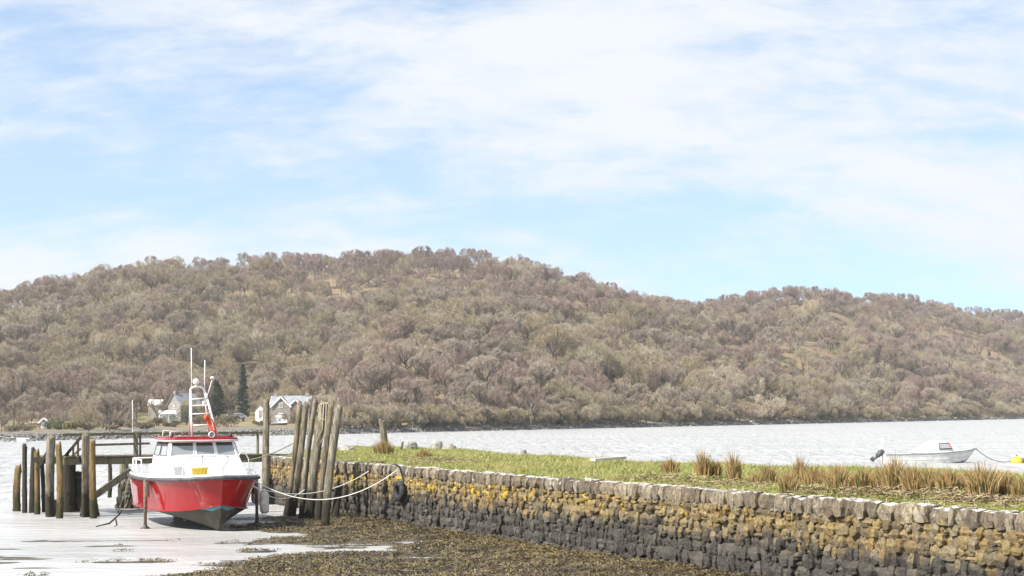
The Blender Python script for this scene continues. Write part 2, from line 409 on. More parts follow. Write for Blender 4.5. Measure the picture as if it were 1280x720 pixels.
def stone_mat(name, cap):
    n = NT(name); rn = n.rnd()
    z = n.n('ShaderNodeSeparateXYZ'); n.l(n.geo.outputs['Position'], z.inputs[0])
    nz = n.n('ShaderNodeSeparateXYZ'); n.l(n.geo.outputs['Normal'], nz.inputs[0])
    fine = n.noise(16, 5, .65); mid = n.noise(4.0, 4)
    if cap:
        col = n.ramp(rn, [(0, (.11, .087, .062)), (.22, (.30, .245, .165)), (.45, (.16, .125, .085)), (.7, (.38, .32, .22)), (.85, (.13, .105, .08)), (1, (.25, .185, .12))])
        col = n.mix(n.math('MULTIPLY', n.rng(n.noise(8, 5, .65, n.coords('pos', (1.6, 1.6, .35))), .4, .66), .7), col, (.10, .078, .06))
        col = n.mix(n.rng(n.noise(2.6, 5, .6), .60, .68, 0, .75), col, (.42, .40, .34))
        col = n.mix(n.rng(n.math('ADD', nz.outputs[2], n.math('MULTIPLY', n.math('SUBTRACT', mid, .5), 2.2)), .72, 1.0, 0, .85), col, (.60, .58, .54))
        col = n.mix(n.rng(n.noise(3.3, 5, .6), .64, .70, 0, .8), col, (.34, .23, .05))
    else:
        hi = n.ramp(rn, [(0, (.13, .10, .065)), (.2, (.26, .185, .08)), (.4, (.34, .26, .13)), (.55, (.17, .14, .095)), (.7, (.26, .215, .14)), (.85, (.30, .20, .075)), (1, (.11, .088, .06))])
        hi = n.mix(n.math('MULTIPLY', n.rng(fine, .36, .66), .7), hi, (.11, .08, .04))
        band = n.math('MULTIPLY', n.rng(z.outputs[2], 1.2, 1.36), n.rng(z.outputs[2], 1.8, 1.62))
        left = n.rng(z.outputs[0], 6.0, 1.0, .12, 1.0)
        ly = n.rng(n.math('ADD', n.math('MULTIPLY', n.noise(1.9, 6, .68), .62), n.math('MULTIPLY', n.noise(9, 4, .6), .38)), .535, .585)
        hi = n.mix(n.math('MULTIPLY', n.math('MULTIPLY', ly, band), left), hi, n.mix(mid, (.50, .30, .012), (.52, .38, .05)))
        lo = n.ramp(rn, [(0, (.026, .023, .020)), (.3, (.066, .058, .048)), (.6, (.038, .034, .029)), (.85, (.115, .10, .082)), (1, (.038, .032, .027))])
        lo = n.mix(n.math('MULTIPLY', n.rng(fine, .4, .7), .6), lo, (.125, .112, .094))
        tide = n.math('ADD', n.math('ADD', z.outputs[2], n.math('MULTIPLY', n.math('SUBTRACT', n.noise(.8, 5, .6), .5), 1.1)), n.math('MULTIPLY', n.math('SUBTRACT', rn, .5), .42))
        col = n.mix(n.rng(tide, .84, 1.2), lo, hi)
    n.bump(n.math('ADD', n.math('ADD', n.math('MULTIPLY', n.noise(9 if cap else 7, 5, .62, n.coords('pos', (1, 1, .3 if cap else .55))), 1.9 if cap else 1.4), n.math('MULTIPLY', fine, .6)), n.math('MULTIPLY', n.noise(45, 4), .25)), 1.0, .07)
    return n.fin(col, .85, .3)
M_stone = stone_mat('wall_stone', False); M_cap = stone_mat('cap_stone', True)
M_core = simple('wall_core', (.022, .02, .018), (.04, .034, .026), 3, .95)
wall = empty('stone_quay_wall', SW(8, 0, 0), 0, 'long drystone quay wall with dark tidal foot and yellow lichen', 'wall')
wall_inv = Matrix.Translation(-wall.location)
mb = MB()
npts = 40
for i in range(npts):
    a = SW(S_START + (S_END - S_START) * i / (npts - 1), 0, 0) - wall.location
    for w, z in ((.17, -.5), (.19, ZT - .30), (1.3, ZT - .30), (1.3, -.5)):
        mb.v.append(tuple(a + wnor * w + Vector((0, 0, z))))
for i in range(npts - 1):
    for j in range(4): mb.f.append((i * 4 + j, i * 4 + (j + 1) % 4, i * 4 + 4 + (j + 1) % 4, i * 4 + 4 + j))
mb.f += [(3, 2, 1, 0), tuple(range(npts * 4 - 4, npts * 4))]
o = mb.build('core', M_core, wall); recalc(o.data)
stone_vars = [stone_mesh('stone', 100 + i, .5 + .045 * (i % 8)) for i in range(16)]
cap_vars = [stone_mesh('cap_stone', 300 + i, .78 + .025 * (i % 7), .62) for i in range(14)]
for me in stone_vars: me.materials.append(M_stone)
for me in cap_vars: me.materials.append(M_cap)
wang = math.atan2(wdir.y, wdir.x)
r = random.Random(5); stones = []; caps = []
# courses, bottom to top; vertical slabs, uneven
rows = [(-.34, .30), (-.06, .30), (.22, .31), (.51, .30), (.78, .28), (1.03, .27), (1.27, .24), (1.48, .20)]
def course_off(s, k): return .07 * (float(fbm(np.array(s * .35), np.array(k * .55 + 2), 77, 3)) - .5) * (1.6 if k < 7 else .5)
for k, (z0, h) in enumerate(rows):
    s_ = S_START - r.random() * .3
    while s_ < S_END:
        big = r.random()
        wd = r.uniform(.10, .19) if big < .62 else (r.uniform(.18, .28) if big < .92 else r.uniform(.28, .42))
        if k < 4: wd *= 1.1
        z1 = z0 + course_off(s_, k); hh = h + course_off(s_, k + 1) - course_off(s_, k)
        zc = z1 + hh / 2
        if r.random() < .16 and wd < .3:                       # split course: two small stones, one over the other
            f = r.uniform(.4, .6)
            stones.append((s_ + wd / 2, z1 + hh * f / 2, wd, hh * f)); stones.append((s_ + wd / 2, z1 + hh * (1 + f) / 2, wd, hh * (1 - f)))
        else: stones.append((s_ + wd / 2, zc, wd, hh))
        s_ += wd
s_ = S_START
while s_ < S_END:
    wd = r.choice([r.uniform(.12, .2), r.uniform(.17, .27), r.uniform(.25, .42)])
    caps.append((s_ + wd / 2, ZT - .17 + r.uniform(-.02, .02), wd, r.uniform(.31, .38))); s_ += wd
def place(kind, s_, zc, wd, hh):
    dp = r.uniform(.38, .5) if kind == 'cap' else r.uniform(.26, .36)
    out = r.uniform(-.075, .055)
    p = SW(s_, dp / 2 + out + (.0 if kind != 'cap' else -.02), zc)
    e = Euler((r.uniform(-.07, .07), r.uniform(-.13, .13), wang + r.uniform(-.10, .10)))
    k = 1.05 if kind != 'cap' else 1.04
    sx = 1 if r.random() < .5 else -1
    return Matrix.LocRotScale(p, e, Vector((wd * k * sx, dp, hh * k * sx if False else hh * k)))
def in_view(s_): return s_ > -.6
placed = []
for kind, lst in (('cap', caps), ('stone', stones)):
    cand = []
    for t in lst: cand.append((t, place(kind, *t)))
    vis = [c for c in cand if in_view(c[0][0]) and c[0][1] > -.05]
    def apparent(c):
        p = c[1].translation; ang = abs(math.sin(math.atan2(p.x, p.y) - math.atan2(wdir.x, wdir.y)))
        # hidden below the frame: not shown
        yy_ = CY - (p.z - CAMZ) / p.y * F
        return c[0][2] * ang * c[0][3] / p.y ** 2 if yy_ < 722 else 0
    vis.sort(key=apparent, reverse=True); near = vis[:300]; ids = set(id(c) for c in near)
    rest = [c for c in cand if id(c) not in ids]
    var = cap_vars if kind == 'cap' else stone_vars
    nm = 'cap_stone' if kind == 'cap' else 'stone'
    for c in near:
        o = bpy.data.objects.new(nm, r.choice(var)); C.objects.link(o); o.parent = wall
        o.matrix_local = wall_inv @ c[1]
    mb = MB()
    for c in rest:
        me = r.choice(var); M = wall_inv @ c[1]
        mb.add([M @ v.co for v in me.vertices], [tuple(p.vertices) for p in me.polygons])
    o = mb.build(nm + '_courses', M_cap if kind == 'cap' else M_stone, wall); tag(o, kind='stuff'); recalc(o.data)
# make mirrored scales safe: normals
for me in stone_vars + cap_vars: recalc(me)

# ---- seaweed on the mud
n = 34000
sx_ = rng.uniform(-11.5, 10, n); sy_ = rng.uniform(26, 58, n)
q = (sx_ - WA.x) * wnor.x + (sy_ - WA.y) * wnor.y
z = mud_z(sx_, sy_)
ok = (q < .1) & (z > .0 + .05 * rng.random(n)) & (sx_ > -640 / F * sy_ - 1)
sx_, sy_, z = sx_[ok], sy_[ok], z[ok]; n = len(sx_)
nr = 6
a = rng.random((n, nr)) * 6.283; ln = rng.uniform(.06, .24, (n, nr)); wd = rng.uniform(.006, .017, (n, nr))
bx_ = sx_[:, None] + rng.normal(0, .09, (n, nr)); by_ = sy_[:, None] + rng.normal(0, .09, (n, nr))
bz_ = z[:, None] + rng.uniform(-.01, .03, (n, nr))
cu = rng.normal(0, .9, (n, nr)); pts = []
hx, hy = bx_, by_
for k in range(4):
    t = k / 3; aa = a + cu * t
    hz_ = bz_ + .05 * np.sin(t * 3.14) * rng.uniform(.2, 1.2, (n, nr))
    wk = wd * (1 - .6 * t)
    pts.append(np.stack([hx - np.sin(aa) * wk, hy + np.cos(aa) * wk, hz_], -1)); pts.append(np.stack([hx + np.sin(aa) * wk, hy - np.cos(aa) * wk, hz_ + .008], -1))
    hx = hx + np.cos(aa) * ln / 3; hy = hy + np.sin(aa) * ln / 3
Pk = np.stack(pts, 2).reshape(-1, 8, 3); m_ = len(Pk)
base = np.arange(m_)[:, None] * 8
Fc = np.concatenate([base + np.array([[2 * k, 2 * k + 1, 2 * k + 3, 2 * k + 2]]) for k in range(3)], 0)
sw = NT('seaweed')
swc = sw.ramp(sw.geo.outputs['Random Per Island'], [(0, (.026, .019, .010)), (.35, (.08, .06, .025)), (.65, (.15, .108, .04)), (.85, (.235, .175, .07)), (1, (.20, .175, .12))])
swc = sw.mix(sw.rng(sw.noise(1.0, 6, .68, sw.coords('pos', (.5, 1.4, 1))), .5, .62, 0, .8), swc, (.04, .033, .022))
sw.fin(swc, .38, .5)
tag(obj('seaweed', mesh_np('seaweed', Pk.reshape(-1, 3), Fc), sw.m), 'brown bladder wrack lying over the mud below the wall', 'seaweed', kind='stuff')

# ================================================================== THE RED BOAT
M_red = NT('red_gloss_paint')
_rc = M_red.mix(M_red.rng(M_red.noise(1.7, 5), .4, .65), (.29, .0015, .004), (.25, .0015, .004))
_rc = M_red.mix(M_red.rng(M_red.noise(5, 6, .7, M_red.coords('pos', (1, 1, .25))), .62, .74, 0, .25), _rc, (.45, .16, .14))
_rc = M_red.mix(M_red.rng(M_red.noise(1.0, 5, .7, M_red.coords('pos', (7, 7, .5))), .60, .74, 0, .5), _rc, (.13, .035, .022))
M_red = M_red.fin(_rc, .4, .1, **{'Coat Weight': .9, 'Coat Roughness': .04})
M_white = NT('white_gelcoat')
_wc = M_white.mix(M_white.rng(M_white.noise(2.5, 5), .5, .8), (.78, .78, .77), (.66, .64, .60))
_wc = M_white.mix(M_white.rng(M_white.noise(1.0, 5, .7, M_white.coords('pos', (9, 9, .7))), .58, .72, 0, .45), _wc, (.40, .33, .25))
M_white = M_white.fin(_wc, .35, .5)
M_wpipe = simple('white_pipe', (.78, .77, .75), (.62, .57, .52), 6, .4, contrast=(.5, .75))
M_rub = simple('black_rubber', (.035, .035, .04), (.09, .09, .095), 4, .6)
M_foul = NT('antifouling')
_z = M_foul.n('ShaderNodeSeparateXYZ'); M_foul.l(M_foul.geo.outputs['Position'], _z.inputs[0])
_fc = M_foul.ramp(M_foul.noise(2.6, 6, .65), [(.3, (.022, .019, .012)), (.5, (.045, .04, .027)), (.7, (.08, .07, .05))])
M_foul.bump(M_foul.noise(30, 5), .5, .01)
M_foul = M_foul.fin(_fc, .7, .4)
M_teal = simple('teal_boot_top', (.045, .19, .22), (.07, .16, .18), 5, .5)
M_glass = NT('window_glass'); M_glass = M_glass.fin((.27, .285, .285), .05, .7)
M_dark = simple('dark_fitting', (.03, .03, .03), (.06, .055, .05), 8, .6)
M_steel = simple('galvanised_steel', (.38, .38, .37), (.28, .26, .24), 9, .45, Metallic=.5)
M_rust = simple('rusty_steel', (.10, .075, .06), (.19, .12, .075), 7, .8, .4, 40)
M_rope = NT('white_rope'); M_rope.bump(M_rope.noise(60, 2), .6, .01); M_rope = M_rope.fin((.70, .68, .62), .85, .2)
M_rope2 = simple('weathered_rope', (.40, .35, .24), (.30, .27, .2), 8, .9)
M_yel = simple('yellow_plastic', (.62, .43, .03), (.50, .36, .06), 9, .45)
M_org = simple('orange_fabric', (.72, .10, .02), (.58, .06, .02), 9, .6, .3, 25)
M_fend = simple('grubby_white_vinyl', (.74, .72, .66), (.52, .48, .41), 7, .5)

def smooth_interp(tab, n):
    tab = np.asarray(tab, float); k = len(tab); t = np.linspace(0, k - 1, n); out = np.zeros((n, tab.shape[1]))
    for i, tt in enumerate(t):
        a = min(int(tt), k - 2); f = tt - a
        p0 = tab[max(a - 1, 0)]; p1 = tab[a]; p2 = tab[a + 1]; p3 = tab[min(a + 2, k - 1)]
        m1 = (p2 - p0) / 2; m2 = (p3 - p1) / 2
        out[i] = (2 * f ** 3 - 3 * f ** 2 + 1) * p1 + (f ** 3 - 2 * f ** 2 + f) * m1 + (-2 * f ** 3 + 3 * f ** 2) * p2 + (f ** 3 - f ** 2) * m2
    return out
HEAD = R(25); hv = Vector((math.sin(HEAD), -math.cos(HEAD), 0))
foot = G(272, 664, 0)
boat = empty('red_workboat', foot - hv * 3.2, math.atan2(hv.y, hv.x), 'red workboat with white wheelhouse and red roof propped upright on the mud', 'boat')
BW = Matrix.Translation(boat.location) @ Matrix.Rotation(boat.rotation_euler.z, 4, 'Z')
# gunwale x, half beam, z | chine x, half beam, z | keel x, z
T = [(-4.0, 1.56, 1.63, -3.95, 1.44, .58, -3.9, .42), (-3, 1.68, 1.63, -3, 1.55, .57, -3, .36), (-2, 1.76, 1.635, -2, 1.61, .57, -2, .30),
     (-1, 1.80, 1.64, -1, 1.63, .57, -1, .24), (0, 1.81, 1.65, 0, 1.61, .58, 0, .18), (1, 1.78, 1.665, 1, 1.52, .60, 1, .11),
     (1.95, 1.68, 1.69, 1.85, 1.32, .63, 1.8, .06), (2.75, 1.46, 1.715, 2.6, 1.02, .68, 2.45, .03), (3.35, 1.13, 1.74, 3.12, .69, .74, 2.95, .03),
     (3.78, .66, 1.765, 3.5, .35, .81, 3.3, .10), (4.0, .0, 1.79, 3.72, .0, .88, 3.6, .46)]
HT = smooth_interp(T, 61); HT[-1, 1] = HT[-1, 4] = 0
def hull_rows(HT, nside=5, nb=4, flare=1.35):
    side = []; bot = []
    for g in HT:
        row = []
        for j in range(nside):
            t = j / (nside - 1); row.append((g[3] + (g[0] - g[3]) * t, g[4] + (g[1] - g[4]) * t ** flare, g[5] + (g[2] - g[5]) * t))
        side.append(row); row = []
        for j in range(nb):
            t = j / (nb - 1); row.append((g[6] + (g[3] - g[6]) * t, g[4] * t ** .92, g[7] + (g[5] - g[7]) * t ** 1.15))
        bot.append(row)
    return np.array(side), np.array(bot)
def skin(rows, close=True):
    n, k, _ = rows.shape; mb = MB()
    for sg in (1, -1):
        v = rows.copy(); v[:, :, 1] *= sg; o = len(mb.v); mb.v += [tuple(p) for p in v.reshape(-1, 3)]
        for i in range(n - 1):
            for j in range(k - 1):
                q = (o + i * k + j, o + (i + 1) * k + j, o + (i + 1) * k + j + 1, o + i * k + j + 1); mb.f.append(q if sg < 0 else q[::-1])
    mb.f.append(tuple(range(k)) + tuple(n * k + j for j in reversed(range(k))))   # transom
    return mb
side, bot = hull_rows(HT)
o = skin(side).build('topsides', M_red, boat, True); recalc(o.data)
sp = o.modifiers.new('edges', 'EDGE_SPLIT'); sp.split_angle = R(50)
o = skin(bot).build('hull_bottom', M_foul, boat, True); recalc(o.data)
sp = o.modifiers.new('edges', 'EDGE_SPLIT'); sp.split_angle = R(50)
# teal boot top near the stem, white-ish spray rail on the chine
bt = bot[49:, -2:, :].copy(); bt[:, :, 1] += .006; bt[:, :, 0] += .006
tf = np.clip((np.arange(len(bt)) / 6.0), 0, 1)[:, None]
bt[:, 0] = bt[:, 1] + (bt[:, 0] - bt[:, 1]) * .55 * tf
mb = MB()
for sg in (1, -1):
    v = bt.copy(); v[:, :, 1] *= sg; o_ = len(mb.v); mb.v += [tuple(p) for p in v.reshape(-1, 3)]
    mb.f += [(o_ + 2 * i, o_ + 2 * i + 2, o_ + 2 * i + 3, o_ + 2 * i + 1) for i in range(len(v) - 1)]
mb.build('boot_top', M_teal, boat, True)
for sg in (1, -1):
    MB().tube([(p[0], sg * (p[1] + .012), p[2]) for p in side[:, 0]], .022, 6).build('spray_rail', M_red, boat, True)
gl = [(g[0], g[1], g[2]) for g in HT]
loop = gl + [(x, -y, z) for x, y, z in reversed(gl[:-1])]
MB().tube([(x + (.02 if x > 3.5 else 0), y * 1.01, z - .02) for x, y, z in loop], .06, 8).build('rubbing_strake', M_rub, boat, True)
MB().tube([(x * .985, y * .965, z + .055) for x, y, z in loop], .05, 8).build('toe_rail', M_white, boat, True)
mb = MB()
for i, (x, y, z) in enumerate(gl): mb.v += [(x * .99, y * .98, z + .01), (x * .99, 0, z + .04), (x * .99, -y * .98, z + .01)]
for i in range(len(gl) - 1):
    a = i * 3; mb.f += [(a, a + 1, a + 4, a + 3), (a + 1, a + 2, a + 5, a + 4)]
mb.build('deck', M_white, boat, True)
MB().prism([(-3.7, -.04, .42), (-3.6, -.04, .02), (1.5, -.04, .0), (2.6, -.04, .02), (2.2, -.04, .1)], (0, .08, 0)).build('keel', M_foul, boat)
# wheelhouse
def quadpt(c, u, v):
    a = Vector(c[0]).lerp(Vector(c[1]), u); b = Vector(c[3]).lerp(Vector(c[2]), u); return a.lerp(b, v)
ZD = 1.67
W0 = [(2.28, 1.30), (1.30, 1.22), (1.02, 1.10)]; WZ = [ZD, 2.36, 2.92]; WAFT = [(-.65, 1.40), (-.65, 1.34), (-.6, 1.18)]
mb = MB()
for sg in (1, -1):
    for k in range(3):
        mb.v += [(W0[k][0], sg * W0[k][1], WZ[k]), (WAFT[k][0], sg * WAFT[k][1], WZ[k])]
for k in range(2):
    a = 2 * k
    mb.f += [(a, a + 2, a + 3, a + 1), (6 + a, 6 + a + 1, 6 + a + 3, 6 + a + 2), (a, 6 + a, 6 + a + 2, a + 2), (a + 1, a + 3, 6 + a + 3, 6 + a + 1)]
mb.f += [(4, 5, 11, 10)]
wh = mb.build('wheelhouse', M_white, boat, bevel=.05); recalc(wh.data)
def window(cor, u0, u1, v0, v1, nrm, name='window', inner=None):
    pts = [quadpt(cor, u, v) + nrm * .006 for u, v in ((u0, v0), (u1, v0), (u1, v1), (u0, v1))]
    f = MB().tube(pts, .022, 4, closed=True).build(name, M_rub if inner is None else inner, boat)
    MB().prism([p - nrm * .02 for p in pts], nrm * .022).build('pane', M_glass, f)
    if name == 'window':
        vq = [pts[0].lerp(pts[3], .74), pts[1].lerp(pts[2], .74), pts[2], pts[3]]; MB().prism([p + nrm * .003 for p in vq], nrm * .004).build('dark_strip', M_dark, f)  # dark strip laid across the upper part of the pane
    return f
fc = [(1.30, -1.22, 2.36), (1.30, 1.22, 2.36), (1.02, 1.10, 2.92), (1.02, -1.10, 2.92)]
fn = Vector((.56, 0, .28)).normalized()
for u0, u1 in ((.04, .36), (.40, .66), (.70, .96)): window(fc, u0, u1, .07, .91, fn, inner=M_wpipe)
for sg in (1, -1):
    cor = [(1.30, sg * 1.22, 2.36), (-.65, sg * 1.34, 2.36), (-.6, sg * 1.18, 2.92), (1.02, sg * 1.10, 2.92)]
    sn = Vector((0, sg * .56, .14)).normalized()
    window(cor, .06, .48, .1, .88, sn); window(cor, .55, .92, .1, .88, sn)
tcn = [(2.28, -1.30, ZD), (2.28, 1.30, ZD), (1.30, 1.22, 2.36), (1.30, -1.22, 2.36)]
tn = Vector((.69, 0, .98)).normalized()
f = window(tcn, .05, .20, .12, .55, tn, 'hatch_window', inner=M_wpipe)
# roof
mb = MB(); prof = [(1.30, 0), (1.20, .95), (1.0, 1.24), (-.7, 1.30), (-.9, 1.15)]
pl = [(x, y) for x, y in prof] + [(x, -y) for x, y in reversed(prof) if y > 0]
mb.prism([(x, y, 2.91) for x, y in pl], (0, 0, .11))
rf = mb.build('roof', M_red, boat, bevel=.045); recalc(rf.data)
mb = MB(); mb.prism([(x * .93, y * .9, 3.015) for x, y in pl], (0, 0, .045)); mb.build('roof_top', M_red, rf, bevel=.04)
MB().tube([(x * 1.0 + .005, y * 1.0, 2.925) for x, y in pl], .03, 6, closed=True).build('gutter', simple('faded_pink_trim', (.66, .42, .40), (.72, .55, .52), 5, .5), rf, True)
# roof furniture
MB().tube([(.7, -1.02, 3.0), (.7, -1.0, 3.22), (.55, -.75, 3.24), (.4, -.55, 3.22), (.35, -.5, 3.02)], .018, 6).build('grab_rail', M_wpipe, rf, True)
MB().tube([(-.4, -1.05, 3.0), (-.4, -1.02, 3.25), (-.5, -.62, 3.25), (-.5, -.6, 3.02)], .018, 6).build('grab_rail', M_wpipe, rf, True)
MB().lathe([(.0, 0), (.055, 0), (.06, .12), (.0, .15)], 10, Matrix.Translation((.95, -1.0, 3.02))).build('nav_light', M_dark, rf, True)
MB().lathe([(.0, 0), (.055, 0), (.06, .12), (.0, .15)], 10, Matrix.Translation((.95, 1.0, 3.02))).build('nav_light', M_dark, rf, True)
Mx = Matrix.Translation((1.13, .30, 3.12)) @ Matrix.Rotation(R(90), 4, 'Y')
f = MB().lathe([(.0, -.12), (.08, -.1), (.11, .0), (.11, .05), (.09, .06), (.085, .04), (.0, .035)], 14, Mx).build('searchlight', M_wpipe, rf, True)
MB().lathe([(.0, .037), (.08, .042), (.0, .046)], 12, Mx).build('lens', M_glass, f, True)
# arch mast: two legs, top bow, rungs, back legs
mast = empty('mast_frame'); mast.parent = boat
def pole(name, pts, r_, par=mast, mt=M_wpipe, n=8): return MB().tube(pts, r_, n).build(name, mt, par, True)
LB = Vector((.30, -.18, 3.05)); RB = Vector((.50, .66, 3.05)); LT = Vector((0, -.16, 4.66)); RT = Vector((0, .30, 4.70))
pole('mast_leg', [LB, LT], .038); pole('mast_leg', [RB, RT + Vector((0, .06, -.15))], .038)
pole('mast_bow', [LT, LT + Vector((0, .04, .06)), LT.lerp(RT, .35) + Vector((0, 0, .10)), LT.lerp(RT, .75) + Vector((0, 0, .08)), RT, RT + Vector((0, .06, -.15))], .038)
pole('mast_back_leg', [(-.5, -.1, 3.05), LT], .026); pole('mast_back_leg', [(-.45, .6, 3.05), RT], .026)
for f, rr in ((.24, .02), (.48, .02), (.80, .02)):
    pole('rung', [LB.lerp(LT, f), RB.lerp(RT, f)], rr)
a = LB.lerp(LT, .66); b = RB.lerp(RT, .66)
MB().beam(a + Vector((-.08, -.02, 0)), b + Vector((-.08, .05, 0)), .2, .05).build('light_shelf', M_wpipe, mast)
MB().lathe([(0, 0), (.05, 0), (.06, .08), (0, .12)], 10, Matrix.Translation(a.lerp(b, .75) + Vector((-.05, 0, .03)))).build('lamp', M_wpipe, mast, True)
MB().lathe([(0, -.1), (.03, -.1), (.03, 0), (.09, .01), (.115, .09), (.08, .17), (0, .2)], 14, Matrix.Translation(LT.lerp(RT, .42) + Vector((0, 0, .18)))).build('masthead_light', M_wpipe, mast, True)
pole('whip_aerial', [LT + Vector((-.05, .05, .0)), LT + Vector((-.06, .05, 1.45))], .014)
pole('whip_aerial', [RT + Vector((-.05, .03, -.3)), RT + Vector((-.05, .06, 1.0))], .014)
t_ = RT + Vector((.02, .30, .34)); pole('gps_stalk', [RB.lerp(RT, .8), t_], .012)
MB().lathe([(0, 0), (.07, .01), (.08, .04), (.05, .08), (0, .09)], 10, Matrix.Translation(t_)).build('gps_dome', M_wpipe, mast, True)
# rails: bow rail, side rails, aft rail
rb = empty('deck_rails'); rb.parent = boat
pole('bow_rail', [(1.75, -1.15, 1.72), (1.75, -1.12, 2.42), (1.9, -1.0, 2.45), (1.95, 0, 2.46), (1.9, .55, 2.45)], .016, rb)
pole('stanchion', [(2.25, -.95, 1.72), (1.93, -.8, 2.45)], .013, rb); pole('stanchion', [(2.35, -.25, 1.72), (1.95, -.2, 2.45)], .013, rb, M_dark)
pole('hose', [(1.9, .6, 2.42), (1.98, .68, 2.36), (2.05, .62, 2.2), (2.2, .42, 2.0), (2.5, .38, 1.85), (2.62, .42, 1.75)], .014, rb, M_dark)
hp = [(2.35, 1.05, 1.74), (2.2, .98, 2.1), (2.05, .98, 2.38), (1.95, 1.08, 2.52), (1.85, 1.26, 2.52), (1.72, 1.42, 2.3), (1.6, 1.5, 1.74)]
pole('hand_hoop', hp, .018, rb)
for sg in (-1, 1):
    pts = [(x, sg * y, 1.68 + h) for x, y, h in ((-1.2, 1.62, .55), (-2.2, 1.62, .55), (-3.2, 1.55, .55), (-3.8, 1.42, .55))]
    pole('side_rail', pts, .022, rb)
    for p in pts: pole('stanchion', [(p[0], p[1], 1.66), p], .018, rb)
    for k in range(5):
        x = -.2 - k * .25
        if sg > 0: pole('stanchion', [(x, 1.66, 1.66), (x, 1.66, 2.14)], .013, rb)
pole('aft_rail', [(-3.8, -1.42, 2.23), (-3.9, 0, 2.23), (-3.8, 1.42, 2.23)], .022, rb)
MB().box((-2.7, -.5, 1.85), (1.2, .9, .36)).build('engine_hatch', M_white, boat, bevel=.04)
# deck fittings
for x, y in ((3.1, .32), (2.95, -.6), (2.55, 1.0)):
    b = MB(); b.tube([(x - .1, y, 1.82), (x + .1, y, 1.82)], .025, 6); b.tube([(x, y, 1.72), (x, y, 1.83)], .03, 6); b.build('cleat', M_steel, boat, True)
MB().box((2.75, .10, 1.78), (.32, .3, .1)).build('deck_hatch', M_white, boat, bevel=.03)
# faded name marks on the bow: too worn to read
mb = MB()
for k, (w_, h_) in enumerate(((.05, .07), (.06, .10), (.05, .10), (.02, .10), (.06, .09), (.05, .10), (.05, .08))):
    t = 45.6 - k * .95; i0 = int(t); g = side[i0]; p = Vector((g[3][0], -g[3][1] - .014, g[3][2] + .16)); q = Vector((side[i0 + 1][3][0], -side[i0 + 1][3][1] - .014, side[i0 + 1][3][2] + .16))
    d = (q - p).normalized()
    mb.beam(p, p + d * w_, .012, .018); mb.beam(p + Vector((0, -.004, h_)), p + d * w_ + Vector((0, -.004, h_)), .012, .016)
    mb.beam(p + Vector((0, 0, 0)), p + Vector((0, -.006, h_)), .012, .016, (1, 0, 0))
tag(mb.build('worn_name_lettering', simple('worn_lettering', (.50, .22, .20), (.55, .3, .27), 20, .5), boat), kind='stuff')
# beaching legs, skeg fin, transducer
for sg, xl in ((-1, .95), (1, .95)):
    lg = empty('beaching_leg'); lg.parent = boat
    y = sg * 1.90
    b = MB(); b.tube([(xl, y, -.02), (xl, y, 1.62)], .055, 10); b.build('leg_tube', M_rust, lg, True)
    MB().lathe([(0, -.04), (.17, -.03), (.16, .02), (.07, .08), (.06, .14)], 14, Matrix.Translation((xl, y, 0))).build('foot', M_dark, lg, True)
    MB().box((xl, sg * 1.83, 1.30), (.2, .12, .5)).build('bracket', M_rust, lg, bevel=.02)
MB().lathe([(0, -.08), (.09, -.08), (.10, .0), (.09, .1), (0, .12)], 12, Matrix.Translation((1.4, -.62, .30))).build('bilge_pad', M_dark, boat, True)

# things on or hung from the boat
bk = empty('bucket', BW @ Vector((2.52, -.42, 1.735)), HEAD, 'yellow plastic bucket standing on the red boat foredeck', 'bucket')
MB().lathe([(0, 0), (.225, 0), (.265, .30), (.28, .30), (.28, .33), (.25, .33), (.215, .03), (0, .03)], 20).build('pail', M_yel, bk, True)
MB().tube([(-.27, 0, .31), (-.22, 0, .46), (0, 0, .54), (.22, 0, .46), (.27, 0, .31)], .01, 6).build('handle', M_dark, bk, True)
lj = empty('life_jacket', BW @ (RB + Vector((.0, -.12, .05))), boat.rotation_euler.z, 'orange life jacket strapped slanting on the white mast frame', 'life jacket')
mb = MB(); mb.tube([(0.03, .03, .0), (0, -.01, .16), (-.03, -.07, .34), (-.05, -.15, .52), (-.06, -.2, .6)], [.05, .085, .11, .10, .05], 10); mb.build('bag', M_org, lj, True)
mb = MB(); mb.tube([(-.04, -.2, .52), (.04, -.3, .56), (.05, -.31, .62), (-.08, -.2, .66)], [.05, .07, .07, .04], 8); mb.build('collar', M_org, lj, True)
mb = MB(); mb.tube([(.09, -.02, .16), (.08, -.1, .48)], .014, 5); mb.build('strap', M_fend, lj)
def fender(px_x, px_y, ztop, ln, rad, label):
    t = empty('fender', BW @ Vector((px_x, px_y, ztop - ln)), 0, label, 'fender')
    MB().lathe([(0, 0), (rad * .55, .01), (rad * .95, .1), (rad, .18), (rad, ln - .18), (rad * .95, ln - .1), (rad * .5, ln), (rad * .25, ln + .06), (0, ln + .07)], 16).build('body', M_fend, t, True)
    MB().tube([(0, 0, ln), (0, -.04, 1.78 - ztop + ln)], .014, 5).build('lanyard', M_rope2, t)
fender(2.15, 1.84, 1.22, .78, .16, 'scuffed white fender hanging at the red boat bow by the mooring ropes')
fender(.35, 2.02, 1.45, .78, .16, 'white fender hanging on the red boat amidships toward the pilings')

